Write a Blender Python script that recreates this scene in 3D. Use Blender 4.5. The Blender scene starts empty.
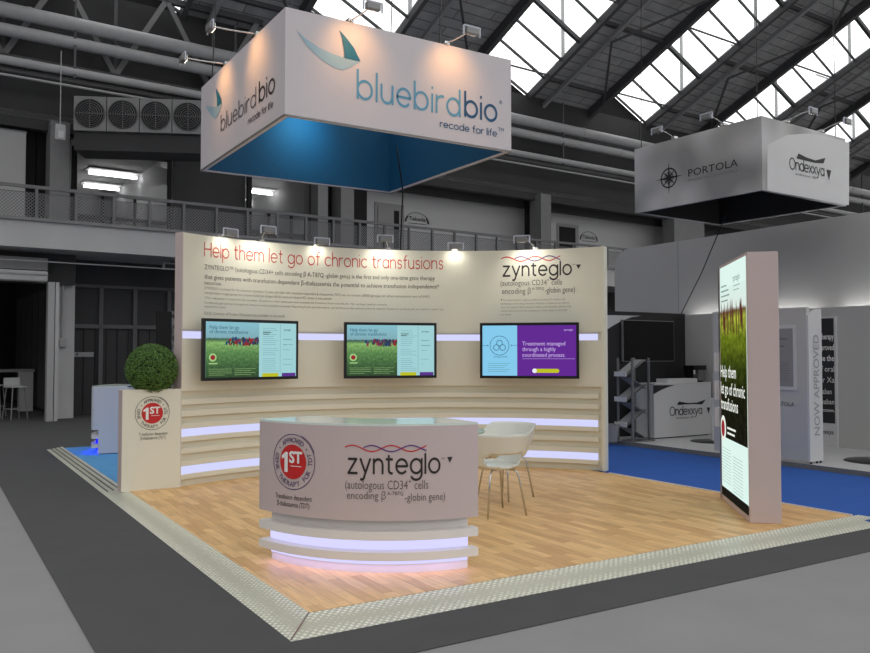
import bpy, math, random
from mathutils import Vector, Matrix
random.seed(7)
C = bpy.context.scene.collection
PI = math.pi
rad = math.radians

# ------------------------------------------------------------ camera
HORIZON = .5; SKY = 2.3
H = 1.5; F = 821.3; YAW = 0.55556; PITCH = 0.0338
cam = bpy.data.cameras.new('camera'); camo = bpy.data.objects.new('camera', cam); C.objects.link(camo)
cam.sensor_width = 36; cam.lens = F/870*36; cam.clip_end = 300
camo.location = (0, 0, H); camo.rotation_euler = (PI/2+PITCH, 0, -YAW)
bpy.context.scene.camera = camo

# measuring tools: turn a place in the photograph into a point on a known plane
_r = Vector((math.cos(YAW), -math.sin(YAW), 0))
_w = Vector((math.sin(YAW)*math.cos(PITCH), math.cos(YAW)*math.cos(PITCH), math.sin(PITCH)))
_u = _r.cross(_w)
AH = rad(2.9)                       # the hall is turned a little against the stand
RH = Matrix.Rotation(AH, 3, 'Z'); RHI = RH.inverted()
def ray(x, y): return _r*((x-435)/F) - _u*((y-326.5)/F) + _w
EYE = Vector((0, 0, H))
def onZ(x, y, z=0):
    d = ray(x, y); return EYE + d*((z-H)/d.z)
def onY(x, y, Y):
    d = ray(x, y); return EYE + d*(Y/d.y)
def onX(x, y, X):
    d = ray(x, y); return EYE + d*(X/d.x)
def hp(x, y, D):                    # point on the hall plane y = D, hall frame
    d = RHI @ ray(x, y); return EYE + d*(D/d.y)

# ------------------------------------------------------------ materials
def lin(c):
    return tuple(((v/255)/12.92 if v/255 <= 0.04045 else ((v/255+0.055)/1.055)**2.4) for v in c)
MATS = {}
def mat(name, col, rough=0.6, metal=0.0, var=0.0, scale=6, bump=0.0, emit=None, es=1.0, spec=0.5):
    m = bpy.data.materials.new(name); m.use_nodes = True; nt = m.node_tree
    b = nt.nodes['Principled BSDF']
    c = lin(col) + (1,)
    b.inputs['Base Color'].default_value = c
    b.inputs['Roughness'].default_value = rough; b.inputs['Metallic'].default_value = metal
    b.inputs['Specular IOR Level'].default_value = spec
    if var or bump:
        tc = nt.nodes.new('ShaderNodeTexCoord')
        n = nt.nodes.new('ShaderNodeTexNoise'); n.inputs['Scale'].default_value = scale; n.inputs['Detail'].default_value = 5
        nt.links.new(tc.outputs['Object'], n.inputs['Vector'])
        if var:
            mp = nt.nodes.new('ShaderNodeMapRange'); mp.inputs['From Min'].default_value = .3; mp.inputs['From Max'].default_value = .7
            mp.inputs['To Min'].default_value = 1-var; mp.inputs['To Max'].default_value = 1+var
            nt.links.new(n.outputs['Fac'], mp.inputs['Value'])
            mx = nt.nodes.new('ShaderNodeVectorMath'); mx.operation = 'SCALE'
            mx.inputs[0].default_value = c[:3]; nt.links.new(mp.outputs['Result'], mx.inputs['Scale'])
            nt.links.new(mx.outputs['Vector'], b.inputs['Base Color'])
        if bump:
            bp = nt.nodes.new('ShaderNodeBump'); bp.inputs['Strength'].default_value = bump; bp.inputs['Distance'].default_value = .01
            nt.links.new(n.outputs['Fac'], bp.inputs['Height']); nt.links.new(bp.outputs['Normal'], b.inputs['Normal'])
    if emit:
        b.inputs['Emission Color'].default_value = lin(emit)+(1,); b.inputs['Emission Strength'].default_value = es
    MATS[name] = m; return m
def emis(name, col, s):
    m = bpy.data.materials.new(name); m.use_nodes = True; nt = m.node_tree; nt.nodes.clear()
    e = nt.nodes.new('ShaderNodeEmission'); e.inputs[0].default_value = lin(col)+(1,); e.inputs[1].default_value = s
    o = nt.nodes.new('ShaderNodeOutputMaterial'); nt.links.new(e.outputs[0], o.inputs[0]); return m

M = dict(
 carpet=mat('dark_carpet', (74,74,75), .95, var=.05, scale=3, bump=.2),
 light_carpet=mat('grey_carpet', (140,140,140), .95, var=.04, scale=2),
 blue=mat('blue_carpet', (34,88,172), .95, var=.05, scale=4), lightblue=mat('blue_carpet_paler', (88,158,214), .95, var=.05, scale=4),
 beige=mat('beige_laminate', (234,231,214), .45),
 beige_shaded=mat('beige_recess_shaded', (220,216,197), .5),  # same laminate, darkened for the shade inside the recesses
 pinkwhite=mat('white_laminate', (206,188,186), .4),
 lipwhite=mat('white_step', (234,230,227), .4),
 white=mat('white_board', (214,218,232), .4),
 toppale=mat('pale_glossy_top', (222,232,226), .12),
 banner=mat('banner_fabric', (216,209,214), .8),
 bannerblue=mat('blue_fabric', (0,84,126), .7),
 chrome=mat('chrome', (200,200,200), .18, 1),
 steel=mat('brushed_steel', (150,150,152), .35, .9),
 black=mat('black_plastic', (14,14,15), .3),
 blackscreen=mat('dark_glass', (8,8,9), .08),
 shell=mat('chair_shell', (226,228,220), .3),
 tabletop=mat('table_top', (170,190,180), .25),
 red=mat('red_vinyl', (206,32,34), .5), redtext=mat('red_lettering', (205,62,52), .6),
 darktext=mat('dark_lettering', (44,36,34), .6), greytext=mat('grey_lettering', (92,86,80), .6), smalltext=mat('fine_print', (124,118,106), .6),
 purpletext=mat('purple_lettering', (92,70,110), .6),
 whitetext=mat('white_lettering', (245,242,238), .6),
 logo_light=mat('pale_blue_logo', (160,192,208), .6), logo_mid=mat('mid_blue_logo', (98,164,196), .6), logo_dark=mat('teal_logo', (10,110,140), .6),
 logo_navy=mat('navy_logo', (30,86,128), .6), logo_grey=mat('slate_logo', (100,92,100), .6),
 dnared=mat('red_strand', (206,40,50), .6), dnapurple=mat('purple_strand', (96,50,130), .6),
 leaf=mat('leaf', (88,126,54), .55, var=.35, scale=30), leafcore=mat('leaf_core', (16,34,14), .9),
 # hall
 hallgrey=mat('painted_concrete', (184,184,184), .8, var=.05, scale=1.2),
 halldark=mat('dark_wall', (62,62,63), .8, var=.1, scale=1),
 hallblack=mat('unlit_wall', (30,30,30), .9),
 pier=mat('pier_paint', (132,132,133), .8, var=.05),
 boards=mat('roof_boards', (176,176,177), .9, var=.16, scale=2.2),
 beam=mat('roof_steel', (84,84,86), .6), beamlight=mat('roof_steel_light', (160,160,162), .6),
 pipe=mat('pipe_paint', (172,172,173), .5, var=.05), pipedark=mat('pipe_dark', (96,96,97), .5),
 rail=mat('rail_paint', (110,110,112), .5),
 door=mat('door_paint', (46,46,48), .6, var=.08), doorframe=mat('door_frame_paint', (92,92,94), .6),
 booth=mat('booth_white', (196,196,197), .7), boothgrey=mat('booth_grey', (150,150,151), .6),
 porwhite=mat('stand_white', (212,212,213), .45), porgrey=mat('stand_grey', (196,195,193), .5), pordark=mat('stand_charcoal', (40,40,42), .55),
 porfloor=mat('speckled_floor', (205,205,205), .4, var=.12, scale=40), poredge=mat('platform_edge', (120,120,118), .6, var=.3, scale=120),
 fan=mat('pale_grey_paint', (168,168,168), .5), casing=mat('fan_casing', (138,138,138), .5), fandark=mat('fan_dark', (26,26,26), .6),
 metalgrey=mat('grey_metal', (140,140,141), .4, .5),
 led=emis('led_strip', (206,204,255), 1.15), ledblue=emis('blue_led', (20,24,255), 1.6), ledwall=emis('wall_led_strip', (208,210,250), 1.05),
 floorglow=emis('added_floor_glow', (190,176,255), 7), blueglow=emis('added_blue_glow', (30,30,255), 30),  # emission for the unseen strips added under the counter ledges
 uplight=emis('uplight_diffuser', (255,255,255), 8),
 tube=emis('fluorescent_tube', (255,255,255), 15), lampface=emis('lamp_lens', (255,246,226), 8),
)
# --- wood parquet
def wood():
    m = bpy.data.materials.new('oak_strip_floor'); m.use_nodes = True; nt = m.node_tree; b = nt.nodes['Principled BSDF']
    tc = nt.nodes.new('ShaderNodeTexCoord'); mp = nt.nodes.new('ShaderNodeMapping'); mp.inputs['Rotation'].default_value = (0,0,PI/2)
    br = nt.nodes.new('ShaderNodeTexBrick'); br.offset = .37; br.offset_frequency = 2
    br.inputs['Color1'].default_value = lin((238,196,134))+(1,); br.inputs['Color2'].default_value = lin((204,156,96))+(1,)
    br.inputs['Mortar'].default_value = lin((166,126,82))+(1,); br.inputs['Scale'].default_value = 1
    br.inputs['Mortar Size'].default_value = .0012; br.inputs['Brick Width'].default_value = .46; br.inputs['Row Height'].default_value = .085; br.inputs['Bias'].default_value = -.15
    nt.links.new(tc.outputs['Object'], mp.inputs[0]); nt.links.new(mp.outputs[0], br.inputs['Vector'])
    n = nt.nodes.new('ShaderNodeTexNoise'); n.inputs['Scale'].default_value = 3; n.inputs['Detail'].default_value = 6
    mp2 = nt.nodes.new('ShaderNodeMapping'); mp2.inputs['Scale'].default_value = (14,1.2,1)
    nt.links.new(tc.outputs['Object'], mp2.inputs[0]); nt.links.new(mp2.outputs[0], n.inputs['Vector'])
    mr = nt.nodes.new('ShaderNodeMapRange'); mr.inputs['From Min'].default_value=.3; mr.inputs['From Max'].default_value=.7; mr.inputs['To Min'].default_value = .86; mr.inputs['To Max'].default_value = 1.12
    nt.links.new(n.outputs['Fac'], mr.inputs['Value'])
    v = nt.nodes.new('ShaderNodeVectorMath'); v.operation='SCALE'; nt.links.new(br.outputs['Color'], v.inputs[0]); nt.links.new(mr.outputs[0], v.inputs['Scale'])
    nt.links.new(v.outputs[0], b.inputs['Base Color']); b.inputs['Roughness'].default_value = .42
    return m
M['wood'] = wood()
def plate():
    m = bpy.data.materials.new('chequer_plate'); m.use_nodes = True; nt = m.node_tree; b = nt.nodes['Principled BSDF']
    tc = nt.nodes.new('ShaderNodeTexCoord')
    mp = nt.nodes.new('ShaderNodeMapping'); mp.inputs['Rotation'].default_value = (0,0,PI/4); nt.links.new(tc.outputs['Object'], mp.inputs[0])
    ch = nt.nodes.new('ShaderNodeTexChecker'); ch.inputs['Scale'].default_value = 30; nt.links.new(mp.outputs[0], ch.inputs[0])
    w = nt.nodes.new('ShaderNodeTexVoronoi'); w.inputs['Scale'].default_value = 30; w.inputs['Randomness'].default_value = .15; nt.links.new(mp.outputs[0], w.inputs['Vector'])
    mr = nt.nodes.new('ShaderNodeMapRange'); mr.inputs['From Min'].default_value=.15; mr.inputs['From Max'].default_value=.5; mr.inputs['To Min'].default_value=1; mr.inputs['To Max'].default_value=0
    nt.links.new(w.outputs['Distance'], mr.inputs['Value'])
    mx = nt.nodes.new('ShaderNodeMix'); mx.data_type='RGBA'; mx.inputs[6].default_value = lin((190,190,172))+(1,); mx.inputs[7].default_value = lin((250,252,236))+(1,)
    nt.links.new(mr.outputs[0], mx.inputs[0]); nt.links.new(mx.outputs[2], b.inputs['Base Color'])
    bp = nt.nodes.new('ShaderNodeBump'); bp.inputs['Strength'].default_value=.7; bp.inputs['Distance'].default_value=.006
    nt.links.new(mr.outputs[0], bp.inputs['Height']); nt.links.new(bp.outputs[0], b.inputs['Normal'])
    b.inputs['Metallic'].default_value=.0; b.inputs['Roughness'].default_value=.3
    return m
M['plate'] = plate()
def glass(name='roof_glass', frac=.75, col=(235,238,240)):
    m = bpy.data.materials.new(name); m.use_nodes = True; nt = m.node_tree; nt.nodes.clear()
    t = nt.nodes.new('ShaderNodeBsdfTransparent'); t.inputs[0].default_value = (1,1,1,1)
    d = nt.nodes.new('ShaderNodeBsdfTranslucent'); d.inputs[0].default_value = lin(col)+(1,)
    mx = nt.nodes.new('ShaderNodeMixShader'); mx.inputs[0].default_value = 1-frac
    o = nt.nodes.new('ShaderNodeOutputMaterial'); nt.links.new(t.outputs[0], mx.inputs[1]); nt.links.new(d.outputs[0], mx.inputs[2]); nt.links.new(mx.outputs[0], o.inputs[0])
    return m
M['roofglass'] = glass()
def planked(m):
    nt=m.node_tree; b=nt.nodes['Principled BSDF']; src=b.inputs['Base Color'].links[0].from_socket
    tc=nt.nodes.new('ShaderNodeTexCoord'); br=nt.nodes.new('ShaderNodeTexBrick'); br.inputs['Scale'].default_value=1
    br.inputs['Brick Width'].default_value=2.4; br.inputs['Row Height'].default_value=.32; br.inputs['Mortar Size'].default_value=.018
    br.inputs['Color1'].default_value=(1,1,1,1); br.inputs['Color2'].default_value=(.8,.8,.8,1); br.inputs['Mortar'].default_value=(.35,.35,.35,1)
    nt.links.new(tc.outputs['Object'],br.inputs['Vector'])
    mu=nt.nodes.new('ShaderNodeVectorMath'); mu.operation='MULTIPLY'; nt.links.new(src,mu.inputs[0]); nt.links.new(br.outputs['Color'],mu.inputs[1]); nt.links.new(mu.outputs[0],b.inputs['Base Color'])
planked(M['boards'])
def wglass():
    m = bpy.data.materials.new('window_glass'); m.use_nodes = True; nt = m.node_tree; nt.nodes.clear()
    t = nt.nodes.new('ShaderNodeBsdfTransparent'); t.inputs[0].default_value = (.75,.75,.75,1)
    d = nt.nodes.new('ShaderNodeBsdfGlossy'); d.inputs['Roughness'].default_value=.05
    mx = nt.nodes.new('ShaderNodeMixShader'); mx.inputs[0].default_value = .06
    o = nt.nodes.new('ShaderNodeOutputMaterial'); nt.links.new(t.outputs[0], mx.inputs[1]); nt.links.new(d.outputs[0], mx.inputs[2]); nt.links.new(mx.outputs[0], o.inputs[0])
    return m
M['wglass'] = wglass()
def mesh_panel():
    m = bpy.data.materials.new('woven_wire_mesh'); m.use_nodes = True; nt = m.node_tree; b = nt.nodes['Principled BSDF']
    b.inputs['Base Color'].default_value = lin((118,118,120))+(1,)
    tc = nt.nodes.new('ShaderNodeTexCoord'); sp = nt.nodes.new('ShaderNodeSeparateXYZ'); nt.links.new(tc.outputs['Object'], sp.inputs[0])
    outs = []
    for sgn in (1,-1):
        a = nt.nodes.new('ShaderNodeMath'); a.operation='MULTIPLY_ADD'; a.inputs[1].default_value = sgn; nt.links.new(sp.outputs[2], a.inputs[0]); nt.links.new(sp.outputs[0], a.inputs[2])
        f = nt.nodes.new('ShaderNodeMath'); f.operation='MULTIPLY'; f.inputs[1].default_value = 1/.075; nt.links.new(a.outputs[0], f.inputs[0])
        g = nt.nodes.new('ShaderNodeMath'); g.operation='FRACT'; nt.links.new(f.outputs[0], g.inputs[0])
        h = nt.nodes.new('ShaderNodeMath'); h.operation='LESS_THAN'; h.inputs[1].default_value=.3; nt.links.new(g.outputs[0], h.inputs[0]); outs.append(h)
    mx = nt.nodes.new('ShaderNodeMath'); mx.operation='MAXIMUM'; nt.links.new(outs[0].outputs[0], mx.inputs[0]); nt.links.new(outs[1].outputs[0], mx.inputs[1])
    nt.links.new(mx.outputs[0], b.inputs['Alpha']); return m
M['wire'] = mesh_panel()
def cloudy(name, c0, c1, scale):
    m = bpy.data.materials.new(name); m.use_nodes = True; nt = m.node_tree; b = nt.nodes['Principled BSDF']
    tc = nt.nodes.new('ShaderNodeTexCoord'); n = nt.nodes.new('ShaderNodeTexNoise'); n.inputs['Scale'].default_value = scale; n.inputs['Detail'].default_value = 1
    nt.links.new(tc.outputs['Object'], n.inputs['Vector'])
    r = nt.nodes.new('ShaderNodeValToRGB'); r.color_ramp.elements[0].position=.35; r.color_ramp.elements[1].position=.62
    r.color_ramp.elements[0].color = lin(c0)+(1,); r.color_ramp.elements[1].color = lin(c1)+(1,)
    nt.links.new(n.outputs['Fac'], r.inputs[0]); nt.links.new(r.outputs[0], b.inputs['Base Color']); b.inputs['Roughness'].default_value=.8
    return m
M['porbanner'] = cloudy('soft_cloud_print', (146,146,147), (205,205,206), 1.1)

# ------------------------------------------------------------ builders
LOC = {}
class MB:
    def __init__(s): s.v = []; s.f = []
    def add(s, vs, fs):
        o = len(s.v); s.v += [tuple(v) for v in vs]; s.f += [tuple(i+o for i in f) for f in fs]; return s
    def box(s, x0, x1, y0, y1, z0, z1):
        vs = [(x,y,z) for z in (z0,z1) for y in (y0,y1) for x in (x0,x1)]
        return s.add(vs, [(0,2,3,1),(4,5,7,6),(0,1,5,4),(2,6,7,3),(0,4,6,2),(1,3,7,5)])
    def beam(s, p, q, w, h=None, up=(0,0,1)):
        p = Vector(p); q = Vector(q); h = h or w; d = (q-p).normalized(); U = Vector(up)
        if abs(d.dot(U)) > .98: U = Vector((1,0,0))
        a = d.cross(U).normalized()*(w/2); b = a.cross(d).normalized()*(h/2)
        vs = [p-a-b,p+a-b,p+a+b,p-a+b,q-a-b,q+a-b,q+a+b,q-a+b]
        return s.add(vs, [(0,3,2,1),(4,5,6,7),(0,1,5,4),(1,2,6,5),(2,3,7,6),(3,0,4,7)])
    def tube(s, pts, r, n=8, r1=None):
        pts = [Vector(p) for p in pts]; rings = []; N = None
        for i, p in enumerate(pts):
            d = (pts[min(i+1,len(pts)-1)]-pts[max(i-1,0)]).normalized()
            if N is None: N = d.orthogonal().normalized()
            N = (N - d*N.dot(d)).normalized(); B = d.cross(N)
            rr = r if r1 is None else r+(r1-r)*i/(len(pts)-1)
            rings.append([p+(N*math.cos(2*PI*k/n)+B*math.sin(2*PI*k/n))*rr for k in range(n)])
        vs = [v for R in rings for v in R]; fs = []
        for i in range(len(pts)-1):
            for k in range(n):
                a=i*n+k; b=i*n+(k+1)%n; fs.append((a,b,b+n,a+n))
        fs.append(tuple(range(n-1,-1,-1))); fs.append(tuple(range(len(vs)-n, len(vs))))
        return s.add(vs, fs)
    def lathe(s, prof, c=(0,0,0), n=24, sx=1, sy=1):
        vs=[]; fs=[]
        for (r,z) in prof:
            for k in range(n): vs.append((c[0]+r*sx*math.cos(2*PI*k/n), c[1]+r*sy*math.sin(2*PI*k/n), c[2]+z))
        for i in range(len(prof)-1):
            for k in range(n):
                a=i*n+k; b=i*n+(k+1)%n; fs.append((a,b,b+n,a+n))
        fs.append(tuple(range(n-1,-1,-1))); fs.append(tuple(range(len(vs)-n,len(vs))))
        return s.add(vs, fs)
    def prism(s, poly, z0, z1):
        n=len(poly); vs=[(p[0],p[1],z0) for p in poly]+[(p[0],p[1],z1) for p in poly]
        return s.add(vs, [tuple(range(n-1,-1,-1)), tuple(range(n,2*n))]+[(i,(i+1)%n,(i+1)%n+n,i+n) for i in range(n)])
    def arcslab(s, c, r0, r1, a0, a1, z0, z1, n=48):
        vs=[]; fs=[]
        for i in range(n+1):
            a=a0+(a1-a0)*i/n
            for (r,z) in ((r0,z0),(r1,z0),(r1,z1),(r0,z1)): vs.append((c[0]+r*math.cos(a), c[1]+r*math.sin(a), z))
        for i in range(n):
            for k in range(4):
                a=i*4+k; b=i*4+(k+1)%4; fs.append((a,b,b+4,a+4))
        fs += [(0,1,2,3),(4*n+3,4*n+2,4*n+1,4*n)]
        return s.add(vs, fs)
    def quadprism(s, base4, z0, z1): return s.prism(base4, z0, z1)
    def build(s, name, m, parent=None, hall=False, loc=None, smooth=False, bevel=0):
        off = Vector(LOC.get(parent.name, (0,0,0))) if parent else Vector(loc or (0,0,0))
        me = bpy.data.meshes.new(name)
        me.from_pydata([tuple(Vector(v)-off) for v in s.v], [], s.f); me.update()
        import bmesh
        if len(s.f) < 20000 and not getattr(s, 'flat', False):
            bm = bmesh.new(); bm.from_mesh(me); bmesh.ops.recalc_face_normals(bm, faces=bm.faces); bm.to_mesh(me); bm.free()
        me.materials.append(M[m] if isinstance(m, str) else m)
        if smooth:
            for p in me.polygons: p.use_smooth = True
        o = bpy.data.objects.new(name, me); C.objects.link(o)
        if parent: o.parent = parent; LOC[o.name] = tuple(off)
        else:
            o.location = (RH @ off) if hall else off
            if hall: o.rotation_euler.z = AH
            LOC[o.name] = tuple(off)
        if smooth == 'auto':
            e = o.modifiers.new('split', 'EDGE_SPLIT'); e.split_angle = rad(40)
        if bevel:
            b = o.modifiers.new('bevel', 'BEVEL'); b.width = bevel; b.segments = 2; b.limit_method = 'ANGLE'
        return o
def tag(o, label=None, cat=None, group=None, kind=None):
    if label: o['label'] = label
    if cat: o['category'] = cat
    if group: o['group'] = group
    if kind: o['kind'] = kind
    return o
def struct(o): o['kind'] = 'structure'; return o
def thing(name, label, cat, loc=(0,0,0), hall=False, group=None, rz=None):
    o = bpy.data.objects.new(name, None); C.objects.link(o); o.empty_display_size = .2
    if hall: o.location = RH @ Vector(loc); o.rotation_euler.z = AH
    else: o.location = loc
    if rz is not None: o.rotation_euler.z = rz; LOC[o.name] = (0,0,0)
    else: LOC[o.name] = tuple(loc)
    return tag(o, label, cat, group)
def copy_tree(o, parent=None):
    c = o.copy(); C.objects.link(c); LOC[c.name] = LOC.get(o.name, (0,0,0))
    if parent: c.parent = parent
    for ch in o.children: copy_tree(ch, c)
    return c

# ------------------------------------------------------------ lettering
class Flat:                     # flat face: origin, direction of reading, up is z
    def __init__(s, o, U, off=.004, V=(0,0,1)):
        s.o=Vector(o); s.U=Vector(U).normalized(); s.V=Vector(V).normalized(); s.N=s.U.cross(s.V).normalized(); s.off=off
    def map(s, u, v, k=1): return s.o+s.U*u+s.V*v+s.N*(s.off*k)
    def hit(s, x, y):
        d=ray(x,y); t=(s.o-EYE).dot(s.N)/d.dot(s.N); p=EYE+d*t-s.o; return p.dot(s.U), p.dot(s.V)
class HallFlat(Flat):           # the same in the hall frame
    def hit(s, x, y):
        d=RHI@ray(x,y); t=(s.o-EYE).dot(s.N)/d.dot(s.N); p=EYE+d*t-s.o; return p.dot(s.U), p.dot(s.V)
class Cyl:                      # curved face; sgn -1 seen from inside, +1 seen from outside
    def __init__(s, c, R, a0, sgn, off=.004): s.c=c; s.R=R; s.a0=a0; s.sgn=sgn; s.off=off
    def map(s, u, v, k=1):
        a=s.a0+s.sgn*u/s.R; r=s.R+s.sgn*s.off*k; return Vector((s.c[0]+r*math.cos(a), s.c[1]+r*math.sin(a), v))
    def hit(s, x, y):
        d=ray(x,y); a=d.x**2+d.y**2; b=-2*(d.x*s.c[0]+d.y*s.c[1]); c=s.c[0]**2+s.c[1]**2-s.R**2
        q=math.sqrt(max(0,b*b-4*a*c)); t=(-b+q)/2/a if s.sgn<0 else (-b-q)/2/a
        P=EYE+d*t; an=math.atan2(P.y-s.c[1], P.x-s.c[0])
        du=(an-s.a0)
        while du>PI: du-=2*PI
        while du<-PI: du+=2*PI
        return s.sgn*du*s.R, P.z
_TC = {}
def text2d(s, weight=0.0, res=3):
    k=(s,weight,res)
    if k in _TC: return _TC[k]
    cu=bpy.data.curves.new('t','FONT'); cu.body=s; cu.size=1; cu.offset=weight; cu.resolution_u=res; cu.fill_mode='FRONT'
    o=bpy.data.objects.new('t',cu); C.objects.link(o)
    dg=bpy.context.evaluated_depsgraph_get(); me=bpy.data.meshes.new_from_object(o.evaluated_get(dg))
    vs=[(v.co.x,v.co.y) for v in me.vertices]; fs=[tuple(p.vertices) for p in me.polygons]
    bpy.data.objects.remove(o); bpy.data.curves.remove(cu); bpy.data.meshes.remove(me)
    if vs:
        x0=min(v[0] for v in vs); vs=[(v[0]-x0,v[1]) for v in vs]
    _TC[k]=(vs,fs); return _TC[k]
# round thin lettering drawn with strokes (x-height 1)
def _arc(cx,cy,r,a0,a1,ry=None,n=None):
    n=n or max(4,int(abs(a1-a0)/15)); ry=ry or r
    return [(cx+r*math.cos(rad(a0+(a1-a0)*i/n)), cy+ry*math.sin(rad(a0+(a1-a0)*i/n))) for i in range(n+1)]
AS=1.55
GL={
 'o':([_arc(.5,.5,.5,0,360)],1.0), 'b':([_arc(.5,.5,.5,0,360),[(0,0),(0,AS)]],1.0), 'd':([_arc(.5,.5,.5,0,360),[(1,0),(1,AS)]],1.0),
 'p':([_arc(.5,.5,.5,0,360),[(0,1),(0,-.5)]],1.0), 'g':([_arc(.5,.5,.5,0,360),[(1,1)]+_arc(.5,-.05,.5,0,-150,.42)],1.0),
 'a':([_arc(.45,.5,.45,0,360,.5),[(.9,0),(.9,1)]],.9), 'e':([[(.02,.5),(.98,.5)]+_arc(.5,.5,.49,0,315,.5)],.98),
 'c':([_arc(.5,.5,.5,48,312)],.86), 'h':([[(0,0),(0,AS)],[(0,.5)]+_arc(.4,.6,.4,180,0)+[(.8,0)]],.8),
 'n':([[(0,0),(0,1)],[(0,.5)]+_arc(.4,.6,.4,180,0)+[(.8,0)]],.8),
 'm':([[(0,0),(0,1)],_arc(.36,.64,.36,180,0)+[(.72,0)],_arc(1.08,.64,.36,180,0)+[(1.44,0)]],1.44),
 'u':([[(0,1)]+_arc(.4,.4,.4,180,360)+[(.8,1)],[(.8,0),(.8,.5)]],.8),
 'r':([[(0,0),(0,1)],_arc(.42,.58,.42,180,75)],.5), 't':([[(.22,1.38)]+[(.22,.25)]+_arc(.47,.25,.25,180,280),[(0,1),(.52,1)]],.55),
 'f':([_arc(.5,1.27,.27,80,180)+[(.23,0)],[(0,1),(.52,1)]],.5), 'l':([[(0,0),(0,AS)]],.0), 'i':([[(0,0),(0,1)],[(-.01,1.4),(.01,1.4)]],.0),
 's':([[(.62,.82)]+_arc(.34,.74,.27,35,250,.26)+_arc(.34,.25,.3,75,-150,.26)],.66),
 'z':([[(.04,1),(.78,1)],[(.76,.98),(.03,.02)],[(.0,0),(.82,0)]],.82), 'y':([[(0,1),(.44,.04)],[(.88,1),(.36,-.2)]+_arc(.12,-.15,.26,-40,-110,.3)],.88),
 'x':([[(0,0),(.8,1)],[(0,1),(.8,0)]],.8), 'H':([[(0,0),(0,1.45)],[(1.05,0),(1.05,1.45)],[(0,.76),(1.05,.76)]],1.05),
 'O':([_arc(.68,.7,.68,0,360,.74)],1.36), ' ':([],.6),
}
def stroke2d(s, w=.14, gap=.3, asc=1.0):
    vs=[]; fs=[]; x=0
    for ch in s:
        st,adv=GL[ch]
        for li,pl in enumerate(st):
            lay=li*.12
            closed = len(pl)>8 and math.dist(pl[0],pl[-1])<1e-6
            if not closed:
                a,b=pl[0],pl[1]; d=math.dist(a,b) or 1
                pl=[(a[0]-(b[0]-a[0])/d*w*.35, a[1]-(b[1]-a[1])/d*w*.35)]+pl
                a,b=pl[-1],pl[-2]; d=math.dist(a,b) or 1
                pl=pl+[(a[0]-(b[0]-a[0])/d*w*.35, a[1]-(b[1]-a[1])/d*w*.35)]
            o=len(vs); n=len(pl)
            for i,p in enumerate(pl):
                if closed: a=pl[(i-1)%(n-1)]; b=pl[(i+1)%(n-1)]
                else: a=pl[max(i-1,0)]; b=pl[min(i+1,n-1)]
                t=(b[0]-a[0],b[1]-a[1]); L=math.hypot(*t) or 1; nx,ny=-t[1]/L,t[0]/L
                k=1
                if 0<i<n-1 and not closed:
                    s1=(p[0]-a[0],p[1]-a[1]); l1=math.hypot(*s1) or 1; k=1/max(.8,abs((-s1[1]/l1)*nx+(s1[0]/l1)*ny))
                vs.append((x+p[0]+nx*w/2*k,p[1]+ny*w/2*k,lay)); vs.append((x+p[0]-nx*w/2*k,p[1]-ny*w/2*k,lay))
            for i in range(n-1): fs.append((o+2*i,o+2*i+1,o+2*i+3,o+2*i+2))
        x+=adv+(gap if ch!=' ' else 0)
    x0=min(v[0] for v in vs); return [(v[0]-x0,v[1] if v[1]<1.1 else 1.1+(v[1]-1.1)*asc,v[2]) for v in vs],fs
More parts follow.
